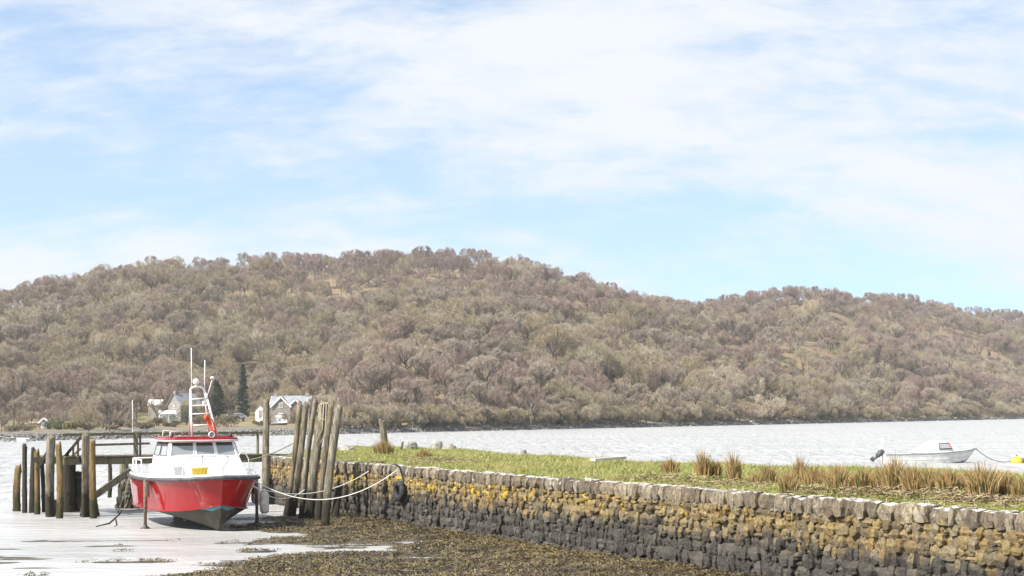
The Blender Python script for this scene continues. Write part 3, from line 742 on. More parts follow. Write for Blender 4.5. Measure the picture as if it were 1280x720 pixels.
# ================================================================== TIMBER
def timber(name, ca, cb, cc, foot, zt=.55):
    n = NT(name); z = n.n('ShaderNodeSeparateXYZ'); n.l(n.geo.outputs['Position'], z.inputs[0])
    g = n.noise(1.0, 6, .65, n.coords('pos', (11, 11, .8)), .6); k = n.noise(2.2, 5, .6)
    col = n.mix(n.rng(g, .35, .68), ca, cb); col = n.mix(n.rng(k, .5, .68), col, cc)
    zn = n.math('ADD', z.outputs[2], n.math('MULTIPLY', n.math('SUBTRACT', n.noise(3.2, 6, .65), .5), 1.9))
    crk = n.noise(1.0, 4, .6, n.coords('pos', (26, 26, .7)), .3); col = n.mix(n.rng(n.math('ABSOLUTE', n.math('SUBTRACT', crk, .47)), .03, .0, 0, .85), col, (.03, .024, .018))
    col = n.mix(n.rng(zn, zt - .15, zt + .5), foot, col)
    n.bump(n.math('ADD', g, n.math('MULTIPLY', n.noise(1.0, 4, .6, n.coords('pos', (40, 40, 2))), .4)), 1.0, .06)
    return n.fin(col, .88, .25)
M_tg = timber('grey_timber', (.115, .096, .066), (.32, .285, .215), (.17, .14, .08), (.035, .03, .02), .8)
M_tb = timber('brown_timber', (.15, .095, .038), (.25, .17, .072), (.14, .115, .045), (.045, .042, .018), .6)
M_tm = timber('weathered_pile', (.11, .085, .052), (.30, .25, .18), (.19, .13, .068), (.03, .025, .017), .9)
M_td = timber('dark_timber', (.035, .030, .024), (.075, .06, .042), (.05, .045, .03), (.03, .03, .018), .4)
M_tk = timber('deck_timber', (.15, .13, .085), (.235, .205, .14), (.17, .165, .085), (.05, .04, .03), -5)
def pile_mesh(name, base, top, r0, r1, sd, n=14, rings=34, rough=.13):
    rr = random.Random(sd); ph = [rr.uniform(0, 6.28) for _ in range(6)]
    V = []; base = Vector(base); top = Vector(top); ax = top - base
    knots = [(rr.uniform(0, 6.28), rr.uniform(.1, .97), rr.uniform(.1, .32)) for _ in range(7)]
    def kn(a, t): return sum(h * math.exp(-((math.remainder(a - ka, 6.2832)) / .35) ** 2 - ((t - kt) / .022) ** 2) for ka, kt, h in knots)
    bendv = Vector((rr.uniform(-1, 1), rr.uniform(-1, 1), 0)) * ax.length * .02
    for i in range(rings + 1):
        t = i / rings; c = ax * t + bendv * math.sin(t * math.pi) ; rad = r0 + (r1 - r0) * t
        for j in range(n):
            a = 2 * math.pi * j / n
            k = 1 + kn(a, t) + rough * (.55 * math.sin(2 * a + ph[0] + t * 1.3) + .45 * math.sin(3 * a + ph[1]) + .35 * math.sin(5 * a + ph[2] + t * 2) * math.sin(t * 9 + ph[3])) + rr.uniform(-.035, .035)
            zj = 0
            if i == rings: zj = .07 * math.sin(a + ph[4]) + rr.uniform(-.05, .05); k *= .92
            V.append((c.x + math.cos(a) * rad * k, c.y + math.sin(a) * rad * k, c.z + zj))
    Fs = [(i * n + j, i * n + (j + 1) % n, (i + 1) * n + (j + 1) % n, (i + 1) * n + j) for i in range(rings) for j in range(n)]
    V.append(tuple(ax + Vector((0, 0, -.03)))); Fs += [(rings * n + j, rings * n + (j + 1) % n, len(V) - 1) for j in range(n)]
    mb = MB(); mb.v = V; mb.f = Fs; return mb.mesh(name, True)
def pile(bx, by, tx, ty, wpx, mt, sd, parent=None, zb=-.15, lean_y=0.0, taper=.9):
    b = G(bx, by, 0); t = P(tx, ty, b.y); t.y += lean_y
    r0 = wpx / F * b.y / 2; d = (t - b).normalized(); b2 = b - d * .45
    off = parent.location if parent else Vector((0, 0, 0))
    o = obj('pile' if parent else 'mooring_pile', pile_mesh('pile', b2 - off, t - off, r0 * 1.04, r0 * taper, sd), mt, parent)
    o.location = b2 - off if parent else b2
    return o
# the leaning dolphin piles in front of the wall
cl_ = [(357, 647, 373, 504, 7.8, M_tm, 'thin brown leaning pile beside a split pile, on the boat side of the cluster'),
       (364, 649, 381, 504, 8.4, M_tg, 'split topped leaning grey pile between thin brown pile and knobbly pile'),
       (377, 651, 393, 500, 7.6, M_tg, 'slender leaning knobbly grey pile standing alone in the gap of the cluster'),
       (388, 651, 405, 503, 11.5, M_tg, 'thickest leaning pile of the cluster with rope wound over its top'),
       (397, 653, 413, 504, 8, M_tm, 'narrow brown pile tight between the rope topped pile and pale knotted pile'),
       (407, 658, 423, 507, 10, M_tg, 'pale knotted leaning pile closest to the lichen covered wall'),
       (419, 650, 423, 608, 9, M_td, 'short black pile stump against the foot of the wall')]
piles3d = []
for i, (a, b, c, d, w_, mt, lab) in enumerate(cl_):
    o = pile(a, b, c, d, w_, mt, 40 + i, lean_y=.35)
    tag(o, lab, 'pile'); piles3d.append(o)
pA = pile(331, 640, 333, 500, 8.8, M_tg, 60); tag(pA, 'tall upright grey post between the red boat and the leaning piles', 'pile')
b0 = G(388, 651, 0)
def on_pile(k, f):
    a, b, c, d, w_, mt, lab = cl_[k]; p = G(a, b, 0); q = P(c, d, p.y); q.y += .35; return p.lerp(q, f)
# rope wound round the thick pile
mb = MB(); c0 = on_pile(3, .985); c1 = on_pile(3, .80)
pts = [c0.lerp(c1, .55 + .35 * i / 30) + Vector((math.cos(i * .52) * .185, math.sin(i * .52) * .185, .07 * math.sin(i * .37))) for i in range(30)]
mb.tube(pts, .018, 5)
for k in range(5):
    a = 3.6 + k * .5; p = c0 + Vector((math.cos(a) * .185, math.sin(a) * .185, -.02))
    mb.tube([c0 + Vector((math.cos(a) * .1, math.sin(a) * .1, .07)), p, p + (c1 - c0) * (.6 + .25 * k) + Vector((.03 * k, 0, 0)), p + (c1 - c0) * (1.2 + .3 * k) + Vector((-.05 * k, -.02, 0))], .02, 5)
tag(mb.build('old_rope', M_rope2, None, True), 'frayed old rope wound round the top of the thickest leaning pile', 'rope')

# ---- the jetty
JY = G(106, 646, 0).y
jet = empty('timber_jetty', G(106, 646, 0), 0, 'weathered timber jetty with piles, deck, handrails and weedy legs', 'jetty')
J0 = jet.location.copy()
pl_ = [(22.5, 639, 23, 583, 9, M_tb), (31, 641, 31, 556, 6.5, M_td), (40, 641, 42, 561, 6.5, M_td), (46.5, 643, 46, 564, 7.5, M_tb),
       (63, 646, 64, 545, 11.5, M_tg), (74, 648, 73, 554, 8, M_tb), (107, 646, 107, 543, 10, M_tg), (117, 648, 115.5, 551, 8, M_tb)]
for i, (a, b, c, d, w_, mt) in enumerate(pl_): pile(a, b, c, d, w_, mt, 80 + i, jet)
for i, (a, b, c, d, w_) in enumerate(((84, 640, 84, 575, 15), (92, 638, 91, 575, 8), (55, 640, 52, 572, 6), (157, 632, 155, 578, 11), (136, 622, 137, 576, 5))):
    pile(a, b, c, d, w_, M_td if i != 3 else M_tg, 110 + i, jet)
DZ = 2.24
D0 = Vector((P(77, 575, JY + .15).x, JY + .25, DZ)); D1 = Vector(SW(S_END + .2, .9)); D1.z = 2.06
dd = (D1 - D0); dh = Vector((dd.x, dd.y, 0)).normalized(); dn = Vector((-dh.y, dh.x, 0))
def JL(p): return Vector(p) - J0
for k, off in enumerate((-.05, 1.75)):
    MB().beam(JL(D0 + dn * off - Vector((0, 0, .17))), JL(D1 + dn * off - Vector((0, 0, .17))), .14, .26).build('deck_beam', M_tk, jet, bevel=.015)
npl = 44; rr = random.Random(3)
pk = MB(); pk.box((0, 0, 0), (dd.length / npl - .02, 2.1, .05)); pkm = pk.mesh('plank'); pkm.materials.append(M_tk)
for i in range(npl):
    o = bpy.data.objects.new('plank', pkm); C.objects.link(o); o.parent = jet
    o.location = JL(D0 + dd * ((i + .5) / npl) + dn * (.85 + rr.uniform(-.05, .05))) + Vector((0, 0, rr.uniform(-.008, .01)))
    o.rotation_euler = (0, 0, math.atan2(dh.y, dh.x) + rr.uniform(-.012, .012))
# landing stage between the outer piles
L0 = Vector(P(40, 578, JY + .7)); L1 = Vector(P(104, 575, JY + .7)); L0.z = L1.z = 2.12
MB().beam(JL(L0), JL(L1), .12, .2).build('landing_beam', M_td, jet, bevel=.01)
a = P(46, 588, JY + .6); b = P(62, 560, JY + .6)
MB().beam(JL(a), JL(b), .08, .1).build('stair_rail', M_td, jet)
a = P(80, 572, JY + .5); b = P(101.5, 546, JY + .5)
MB().beam(JL(a), JL(b), .06, .10).build('stair_rail', M_td, jet)
for px, py in ((85, 567), (91.5, 559), (97.5, 552)):
    MB().beam(JL(P(px, py, JY + .5)), JL(P(px, 573, JY + .5)), .06, .06, (0, 1, 0)).build('baluster', M_td, jet)
MB().beam(JL(P(87, 573, JY + .8)), JL(P(101, 561, JY + .8)), .05, .08).build('stair_rail', M_tk, jet)
# rails along the deck
rail = [D0 + dn * .05, D1 + dn * .05]
def rp(px, z): # point on the rail line over pixel column px
    lo, hi = 0.0, 1.0
    for _ in range(40):
        mid = (lo + hi) / 2; p = rail[0].lerp(rail[1], mid); x = 640 + F * p.x / p.y
        if x < px: lo = mid
        else: hi = mid
    p = rail[0].lerp(rail[1], lo); return Vector((p.x, p.y, z))
zt = CAMZ - (543 - 519) / F * (JY + .6); zm = CAMZ - (556.5 - 519) / F * (JY + .6)
MB().beam(JL(rp(77, zt)), JL(rp(205, zt)), .06, .10).build('hand_rail', M_tk, jet, bevel=.01)
MB().beam(JL(rp(205, zt - .03)), JL(rp(333, zt - .05)), .06, .10).build('hand_rail', M_tk, jet, bevel=.01)
MB().beam(JL(rp(118, zm)), JL(rp(187, zm + .01)), .05, .09).build('mid_rail', M_tk, jet, bevel=.01)
for px, w_ in ((169.5, .16), (175, .08), (205, .1), (262, .1), (322, .1)):
    MB().beam(JL(rp(px, 1.9)), JL(rp(px, zt + .08)), w_, w_ * .8, (0, 1, 0)).build('rail_post', M_tk, jet, bevel=.01)
MB().beam(JL(P(118, 620, JY + .35)), JL(P(164, 588, JY + 1.1)), .13, .24).build('brace', M_tk, jet, bevel=.015)
# seaweed grown on the legs
def weed_skirt(px0, px1, pyb, pyt, Yoff, sd, taper=.7, parent=jet):
    rr = random.Random(sd); b = G((px0 + px1) / 2, pyb, 0); Y = b.y + Yoff
    r0 = (px1 - px0) / 2 / F * Y; zt_ = CAMZ - (pyt - hor(px0)) / F * Y
    mb = MB(); n = 26; k = 9; V = []
    for i in range(k):
        t = i / (k - 1)
        for j in range(n):
            a = 2 * math.pi * j / n; q = r0 * (1 - (1 - taper) * t) * (1 + .16 * math.sin(j * 2.4 + sd) + rr.uniform(-.13, .13)) * (.75 if i == k - 1 else 1)
            V.append((b.x - J0.x + q * math.cos(a), Y - J0.y + q * math.sin(a) * .8, -.1 + (zt_ + .1) * t + rr.uniform(-.05, .05)))
    Fs = [(i * n + j, i * n + (j + 1) % n, (i + 1) * n + (j + 1) % n, (i + 1) * n + j) for i in range(k - 1) for j in range(n)] + [tuple(range((k - 1) * n, k * n))]
    mb.add(V, Fs)
    for _ in range(150):                                            # hanging fronds
        a = rr.uniform(0, 6.28); t = rr.uniform(.12, 1); q = r0 * (1 - (1 - taper) * t) * 1.04
        p = Vector((b.x - J0.x + q * math.cos(a), Y - J0.y + q * .8 * math.sin(a), zt_ * t)); L = rr.uniform(.12, .4); w2 = rr.uniform(.02, .045)
        tv = Vector((-math.sin(a), math.cos(a), 0)) * w2; ov = Vector((math.cos(a), math.sin(a), 0))
        mb.add([p - tv, p + tv, p + tv * .8 + ov * .06 - Vector((0, 0, L * .6)), p - tv * .8 + ov * .06 - Vector((0, 0, L * .6)), p + ov * .03 - Vector((0, 0, L))], [(0, 1, 2, 3), (3, 2, 4)])
    return mb.build('seaweed_growth', M_weed, parent)
M_weed = simple('clinging_weed', (.026, .024, .014), (.06, .05, .026), 6, .6, .6, 20)
weed_skirt(142, 178, 636, 598, .5, 5, .66)
weed_skirt(99, 121, 646, 618, .25, 6, .6); weed_skirt(78, 97, 641, 590, .9, 7, .8); weed_skirt(55, 72, 645, 625, .25, 8, .6)

# ---- ropes
def rope(a, b, sag, mt, label, rad=.018, n=28, wob=0):
    a = Vector(a); b = Vector(b); pts = []
    for i in range(n + 1):
        t = i / n; p = a.lerp(b, t); p.z -= sag * 4 * t * (1 - t); pts.append(p)
    return tag(MB().tube(pts, rad, 6).build('mooring_rope', mt, None, True), label, 'rope')
ring = G(476, 578.5, ZT + .03); tyre_top = G(498, 585, 1.9)
rope(BW @ Vector((3.1, .36, 1.82)), ring, .86, M_rope, 'white mooring rope sagging from the bow cleat to the wall top')
rope(BW @ Vector((2.55, 1.05, 1.82)), G(496, 588, ZT - .1), .92, M_rope, 'white mooring rope sagging lowest, ending beside the hanging tyre')
rope(BW @ Vector((2.35, 1.05, 1.80)), on_pile(2, .26), .55, M_rope, 'white rope looping past the fender to the leaning piles')
rope(BW @ Vector((-.6, 1.6, 2.1)), on_pile(0, .66), .12, M_rope2, 'taut weathered rope from the boat rail up past the upright post', .02)
rope(G(147, 641, 0) + Vector((0, 0, .0)), BW @ Vector((-3.0, -1.7, 1.62)), .05, M_rope2, 'slanting weathered rope from the boat stern to the weedy jetty leg', .02)
# mooring ring on the wall top
mr = empty('mooring_ring', ring, 0, 'dark iron mooring ring on the wall top where a white rope ends', 'mooring ring')
MB().tube([(math.cos(a) * .13, math.sin(a) * .13, .03) for a in np.linspace(0, 6.283, 14)[:-1]], .03, 6, closed=True).build('ring', M_rust, mr, True)
MB().lathe([(0, -.02), (.16, -.02), (.13, .05), (0, .09)], 10).build('staple', M_rust, mr, True)
# hanging tyre
lo_, hi_ = 5.0, S_END
for _ in range(50):
    s_t = (lo_ + hi_) / 2; q_ = SW(s_t, -.17)
    if 640 + F * q_.x / q_.y > 499: lo_ = s_t
    else: hi_ = s_t
tc_ = SW(s_t, -.17, CAMZ - (614 - hor(499)) / F * q_.y)
M_tyre = simple('tyre_rubber', (.012, .012, .013), (.03, .03, .03), 9, .75)
ty = empty('tyre_fender', tc_, wang, 'black tyre hung by a strap against the quay wall', 'tyre')
prof = []
mb = MB(); nn = 28; k = 10
for i in range(nn):
    a = 2 * math.pi * i / nn
    for j in range(k):
        b = 2 * math.pi * j / k; rad = .25 + .115 * math.cos(b) * (1 if math.cos(b) > 0 else .8); yy_ = .12 * math.sin(b)
        mb.v.append((math.cos(a) * rad, yy_, math.sin(a) * rad))
for i in range(nn):
    for j in range(k): mb.f.append((i * k + j, i * k + (j + 1) % k, ((i + 1) % nn) * k + (j + 1) % k, ((i + 1) % nn) * k + j))
mb.build('tread', M_tyre, ty, True)
MB().tube([(0, .0, .2), (.0, -.13, .33), (.02, -.10, .56), (.03, -.02, .82), (.03, .2, .92)], .035, 6).build('strap', M_dark, ty, True)
# drifted branch in the shallows
mb = MB(); b = G(140, 658, .02)
mb.tube([b + Vector((-.55, 0, 0)), b + Vector((-.1, .05, .10)), b + Vector((.25, .05, .42)), b + Vector((.32, .1, .55))], [.02, .035, .03, .012], 6)
mb.tube([b + Vector((.1, .05, .28)), b + Vector((.2, -.1, .05)), b + Vector((.12, -.15, .0))], [.03, .025, .012], 5)
mb.tube([b + Vector((.25, .05, .42)), b + Vector((.05, .2, .62))], [.02, .008], 5)
tag(mb.build('drift_branch', M_td, None, True), 'dark forked branch stranded in shallow water beside the boat', 'branch')

# ================================================================== ON THE QUAY
def quay_pt(px, py): # photo pixel of a foot on the turf
    p = G(px, py, 2.08)
    for _ in range(4):
        s_, w_ = toSW(p); p = G(px, py, max(1.9, float(turf_z(s_, w_))))
    p.z = float(turf_z(*toSW(p))); return p
M_rock = NT('pale_rock'); _c = M_rock.ramp(M_rock.noise(3.5, 6, .65), [(.3, (.20, .185, .16)), (.5, (.33, .31, .27)), (.65, (.44, .42, .38))])
M_rock.bump(M_rock.noise(12, 6, .7), .9, .06); M_rock = M_rock.fin(_c, .9, .2)
M_moss = simple('rock_moss', (.07, .13, .02), (.14, .17, .04), 5, .9, .6, 25)
def boulder(px, py, wpx, hpx, sd, label, moss=False):
    p = G(px, py + 1.0, 2.02); s_, w_ = toSW(p); w_ = min(w_, float(quay_width(s_)) - 1.5); p = SW(s_, w_); p.z = float(turf_z(s_, w_))
    w_ = wpx / F * p.y; h_ = hpx / F * p.y
    rr = random.Random(sd); mb = MB(); n = 16; k = 8; V = []
    for i in range(k + 1):
        t = i / k
        for j in range(n):
            a = 2 * math.pi * j / n
            q = (1 - .30 * t ** 1.5) if i < k else .60
            q *= 1 + .10 * math.sin(2 * a + sd) + .07 * math.sin(5 * a + sd * 2 + t * 3) + rr.uniform(-.05, .05)
            V.append((math.cos(a) * w_ / 2 * q, math.sin(a) * w_ * .36 * q, -.25 + (h_ + .25) * t + rr.uniform(-.03, .03) * h_))
    Fs = [(i * n + j, i * n + (j + 1) % n, (i + 1) * n + (j + 1) % n, (i + 1) * n + j) for i in range(k) for j in range(n)]
    V.append((0, 0, h_ * 1.02)); Fs += [(k * n + j, k * n + (j + 1) % n, len(V) - 1) for j in range(n)]
    mb.add(V, Fs); t_ = empty('boulder', p, rr.uniform(-.3, .3), label, 'rock')
    mb.build('rock', M_rock, t_)
    if moss:
        m2 = MB(); V2 = [(x * 1.06, y * 1.06, z if z < h_ * .45 else h_ * .45 + (z - h_ * .45) * .1 + rr.uniform(-.06, .06)) for x, y, z in V[:n * 5]]
        m2.add(V2, [(i * n + j, i * n + (j + 1) % n, (i + 1) * n + (j + 1) % n, (i + 1) * n + j) for i in range(4) for j in range(n)])
        m2.build('moss', M_moss, t_)
boulder(512, 563.5, 23, 11, 1, 'low pale boulder with mossy foot on the quay edge near the leaning post', True)
boulder(552, 563.5, 17, 12, 2, 'tall blocky pale boulder with thick green moss round its foot', True)
boulder(579, 564, 17, 8, 3, 'flat pale boulder without moss beside the blocky mossy boulder')
boulder(597, 564, 13, 6, 4, 'small flat stone at the end of the boulder row')
boulder(714, 569, 16, 7, 5, 'lone pale grey boulder on the open quay edge')
boulder(434, 566, 24, 5, 6, 'long low grey rock behind the leaning piles')
# broken post
p = quay_pt(482, 565); q = P(477, 525, p.y)
o = obj('broken_post', pile_mesh('post', p - Vector((0, 0, .2)), q, .17, .13, 201), M_tg); o.location = p - Vector((0, 0, .2))
tag(o, 'broken leaning timber post rising from a rush tuft on the grass', 'post')
# white plank and a log with a stub
a = quay_pt(741, 582); b = quay_pt(780, 577); a.z = b.z = max(a.z, b.z)
tag(MB().beam(a + Vector((0, 0, .16)), b + Vector((0, 0, .16)), .2, .09).build('white_plank', simple('bleached_wood', (.62, .60, .56), (.48, .46, .42), 5, .8), bevel=.01), 'bleached white plank lying on the grass', 'plank')
a = quay_pt(790, 574); b = quay_pt(808, 574)
mb = MB(); mb.tube([a + Vector((0, 0, .04)), b + Vector((0, 0, .12))], [.05, .08], 7); mb.lathe([(0, 0), (.13, 0), (.15, .12), (.09, .24), (0, .26)], 9, Matrix.Translation(b))
tag(mb.build('drift_log', M_td, None, True), 'dark driftwood log with knobbed end beside the white plank', 'log')
# rushes
M_rush = NT('rush_stem')
_z = M_rush.n('ShaderNodeSeparateXYZ'); M_rush.l(M_rush.geo.outputs['Position'], _z.inputs[0])
_c = M_rush.ramp(M_rush.geo.outputs['Random Per Island'], [(0, (.08, .10, .03)), (.22, (.17, .16, .05)), (.42, (.36, .235, .10)), (.7, (.45, .295, .135)), (.88, (.36, .19, .075)), (1, (.52, .41, .24))])
M_rush = M_rush.fin(_c, .7, .3)
def rushes(px, py, hpx, wpx, sd, label, nb=None, group=None):
    p = quay_pt(px, py); h_ = hpx / F * p.y * 1.12; w_ = wpx / F * p.y
    g = np.random.default_rng(sd); nb = nb or int(760 * max(.6, w_ / .6))
    rr_ = g.random(nb) ** .7 * w_ * .36; a = g.random(nb) * 6.283
    bx_ = rr_ * np.cos(a); by_ = rr_ * np.sin(a) * .8; h = h_ * (.25 + .85 * g.random(nb) ** 1.25) * (1.1 - .5 * rr_ / max(w_ * .36, .01))
    lx = bx_ / max(w_, .1) * h * 1.1 + g.normal(0, .17, nb) * h - .06 * h; ly = by_ / max(w_, .1) * h * .5 + g.normal(0, .12, nb) * h
    wd = g.uniform(.006, .012, nb); ca, sa = np.cos(a + 1.57), np.sin(a + 1.57); an = g.random(nb) * 6.283; ca, sa = np.cos(an), np.sin(an)
    V = np.zeros((nb, 5, 3))
    V[:, 0] = np.stack([bx_ - ca * wd, by_ - sa * wd, bx_ * 0 - .06], -1); V[:, 1] = np.stack([bx_ + ca * wd, by_ + sa * wd, bx_ * 0 - .06], -1)
    mx = bx_ + lx * .35; my = by_ + ly * .35
    V[:, 2] = np.stack([mx + ca * wd * .8, my + sa * wd * .8, h * .6], -1); V[:, 3] = np.stack([mx - ca * wd * .8, my - sa * wd * .8, h * .6], -1)
    V[:, 4] = np.stack([bx_ + lx, by_ + ly, h], -1)
    b = np.arange(nb)[:, None] * 5
    Fc = np.concatenate([b + [[0, 1, 2]], b + [[0, 2, 3]], b + [[3, 2, 4]]], 0)
    o = obj('rush_tuft', mesh_np('rush_tuft', V.reshape(-1, 3), Fc), M_rush); o.location = p
    return tag(o, label, 'plant', group)
RG = 'rush tufts along the quay'
rushes(480, 569, 19, 30, 1, 'bushy rush tuft round the foot of the broken leaning post')
rushes(530, 573, 10, 26, 2, 'low brown rush tuft between the mossy boulders and wall')
for i, (a, b, c, d) in enumerate(((838, 591, 19, 27), (880, 598, 34, 22), (896, 598, 22, 14), (918, 600, 35, 20), (942, 602, 15, 22), (961, 605, 24, 28), (986, 612, 27, 32), (1001, 603, 33, 22), (1018, 606, 26, 28),
                            (1050, 613, 33, 38), (1030, 608, 22, 26), (1077, 611, 26, 30), (1100, 611, 27, 28), (1119, 616, 41, 42), (1142, 614, 34, 36), (1162, 613, 30, 34), (1186, 613, 27, 40), (1206, 615, 28, 32),
                            (1228, 618, 44, 50), (1256, 624, 30, 44), (1278, 626, 24, 34))):
    big = {1: 'tall narrow upright rush tuft next to a thin low one', 3: 'tall stiff rush tuft, greenest and narrowest on the quay', 13: 'big russet rush clump in front of the dinghy outboard motor', 18: 'largest dark rush clump in front of the dinghy bow', 9: 'broad dense rush clump standing apart in the brown grass'}.get(i)
    rushes(a, b, c, d, 10 + i, big or 'medium sized brown rush tuft in the line along the quay', group=None if big else RG)
# dead rush litter in front of the tufts
n = 5200
lp = []
cen = [quay_pt(px, py) for px, py in ((1030, 613), (1060, 616), (1110, 620), (1150, 621), (1200, 623), (1235, 625), (1265, 632), (870, 602), (820, 597), (545, 577), (930, 605), (560, 579), (520, 572))]
ci = rng.integers(0, len(cen), n)
cxs = np.array([[c.x, c.y] for c in cen])[ci] + rng.normal(0, 1, (n, 2)) * np.array([.55, .8])
sA = (cxs[:, 0] - WA.x) * wdir.x + (cxs[:, 1] - WA.y) * wdir.y; wA = (cxs[:, 0] - WA.x) * wnor.x + (cxs[:, 1] - WA.y) * wnor.y
kp = wA > .5; cxs = cxs[kp]; n = len(cxs)
zA = turf_z(sA[kp], wA[kp]) + rng.uniform(0, .07, n)
an = rng.random(n) * 6.283; L = rng.uniform(.08, .3, n); wd = .008
dxy = np.stack([np.cos(an) * L, np.sin(an) * L, rng.normal(0, .04, n)], -1); b = np.concatenate([cxs, zA[:, None]], 1); sd_ = np.stack([-np.sin(an) * wd, np.cos(an) * wd, an * 0 + .004], -1)
V = np.stack([b - sd_, b + sd_, b + dxy + sd_, b + dxy - sd_], 1).reshape(-1, 3)
lm = NT('dead_rush'); lm = lm.fin(lm.ramp(lm.geo.outputs['Random Per Island'], [(0, (.13, .09, .06)), (.5, (.26, .19, .125)), (1, (.42, .34, .23))]), .9, .2)
tag(obj('dead_rush_litter', mesh_np('dead_rush_litter', V, np.arange(4 * n).reshape(-1, 4)), lm), 'flattened brown dead rush stems scattered on the turf', 'litter', kind='stuff')

# ================================================================== DINGHY AND BUOY
M_dw = simple('dinghy_white', (.66, .66, .64), (.54, .54, .51), 3, .4)
dg_p = G(1160, 578.5, 0)
dg = empty('white_dinghy', dg_p, R(-2), 'white clinker style dinghy with grey canvas hood and tilted outboard motor', 'boat')
ps = dg_p.y / F
def dx(px): return (px - 1160) * ps
def dz(py): return (578.5 - py) * ps
T2 = [(dx(1104), .95, dz(567.5), dx(1105), .80, .0, dx(1106), -.15), (dx(1125), 1.10, dz(567.3), dx(1126), .95, -.02, dx(1126), -.22), (dx(1150), 1.15, dz(566.8), dx(1150), 1.0, -.02, dx(1150), -.25),
      (dx(1175), 1.05, dz(565.5), dx(1173), .85, 0, dx(1172), -.25), (dx(1195), .80, dz(564.2), dx(1191), .55, .05, dx(1188), -.22), (dx(1210), .42, dz(562.6), dx(1203), .22, .12, dx(1199), -.1), (dx(1219.5), 0, dz(560.8), dx(1209), 0, .2, dx(1205), .05)]
H2 = smooth_interp(T2, 31); H2[-1, 1] = H2[-1, 4] = 0
s2, b2 = hull_rows(H2, 6, 3, 1.1)
for j in range(1, 5): s2[:, j, 1] += .015 * (j % 2)
o = skin(s2).build('hull', M_dw, dg, True); recalc(o.data); o.modifiers.new('edges', 'EDGE_SPLIT').split_angle = R(50)
o = skin(b2).build('hull_bottom', M_rub, dg, True); recalc(o.data)
for j in (2, 4):
    for sg in (1, -1): MB().tube([(p_[0], sg * (p_[1] + .012), p_[2]) for p_ in s2[:, j]], .016, 5).build('strake', M_dw, dg, True)
g2 = [(g[0], g[1], g[2]) for g in H2]
lp2 = g2 + [(x, -y, z) for x, y, z in reversed(g2[:-1])]
MB().tube(lp2, .045, 6).build('gunwale', simple('grey_trim', (.16, .17, .18), (.25, .25, .26), 4, .5), dg, True)
mb = MB()
for x, y, z in g2: mb.v += [(x, y * .98, z + .01), (x, -y * .98, z + .01)]
mb.f = [(2 * i, 2 * i + 1, 2 * i + 3, 2 * i + 2) for i in range(len(g2) - 1)]; mb.build('deck', M_dw, dg)
# cuddy and hood
def section(px, hw, zt_, zb_=None): return (dx(px), hw, dz(zt_))
def hood(secs, name, mt):
    mb = MB(); n = 9; zb = dz(566)
    for px, hw, pyt in secs:
        for j in range(n):
            a = math.pi * j / (n - 1); mb.v.append((dx(px), hw * math.cos(a), zb + (dz(pyt) - zb) * min(1, math.sin(a) ** .55)))
    for i in range(len(secs) - 1):
        for j in range(n - 1): mb.f.append((i * n + j, i * n + j + 1, (i + 1) * n + j + 1, (i + 1) * n + j))
    mb.f += [tuple(range(n)), tuple(range((len(secs) - 1) * n, len(secs) * n))]
    o = mb.build(name, mt, dg); recalc(o.data); return o
hood([(1161, .82, 551.5), (1168, .82, 550.3), (1180, .80, 551.2), (1189, .72, 556), (1197, .58, 562), (1204, .4, 565)], 'cuddy', M_dw)
hood([(1140, .85, 564), (1148, .85, 559), (1156, .84, 554), (1164.5, .84, 550.2)], 'canvas_hood', simple('grey_canvas', (.50, .52, .51), (.42, .44, .44), 4, .9))
for sg in (-1, 1):
    wq = [(dx(1170.5), sg * .835, dz(561)), (dx(1186), sg * .80, dz(560.2)), (dx(1183), sg * .66, dz(554.2)), (dx(1171), sg * .70, dz(553.6))]
    f = MB().tube(wq, .05, 4, closed=True).build('side_window', M_rub, dg)
    MB().prism(wq, (0, sg * .02, 0)).build('pane', M_glass, f)
    if sg < 0: MB().beam(Vector(wq[1]) + Vector((-.03, -.04, 0)), Vector(wq[2]) + Vector((-.03, -.06, 0)), .05, .10, (0, 1, 0)).build('red_frame', simple('red_trim', (.5, .05, .04), None, 3, .5), f)
ob = empty('outboard_motor'); ob.parent = dg
b = MB(); b.tube([(dx(1105), 0, dz(563)), (dx(1101), 0, dz(566)), (dx(1097), 0, dz(570))], [.14, .22, .16], 8); b.build('cowling', M_rub, ob, True)
b = MB(); b.tube([(dx(1099), 0, dz(568.5)), (dx(1092), 0, dz(574))], [.13, .08], 7); b.build('shaft', M_rub, ob, True)
b = MB(); b.beam((dx(1092), 0, dz(574.5)), (dx(1089.5), 0, dz(571.5)), .05, .3); b.beam((dx(1093), 0, dz(573)), (dx(1091), 0, dz(576.5)), .05, .2); b.build('skeg', M_rub, ob)
b = MB(); b.tube([(dx(1105), .3, dz(566)), (dx(1103), .3, dz(547))], .02, 5); b.beam((dx(1103), .3, dz(548)), (dx(1105.5), .3, dz(552)), .02, .22); b.build('flag_staff', M_wpipe, dg)
bp = G(1271, 578.5, 0)
bu = empty('mooring_buoy', bp, .4, 'yellow mooring buoy floating off the dinghy bow', 'buoy')
rb_ = 7.6 / F * bp.y
MB().lathe([(rb_ * math.sin(t), rb_ * .15 - rb_ * .95 * math.cos(t)) for t in np.linspace(.02, math.pi - .02, 13)], 20).build('float', M_yel, bu, True)
MB().tube([(0, 0, rb_ * 1.05), (0, 0, rb_ * 1.3)], .05, 6).build('eye', M_rub, bu)
MB().tube([(rb_ * .75, -.1, .12), (rb_ * 1.6, -.1, .14), (rb_ * 2.2, 0, .1)], [.22, .18, .1], 8).build('pickup_float', M_rub, bu, True)
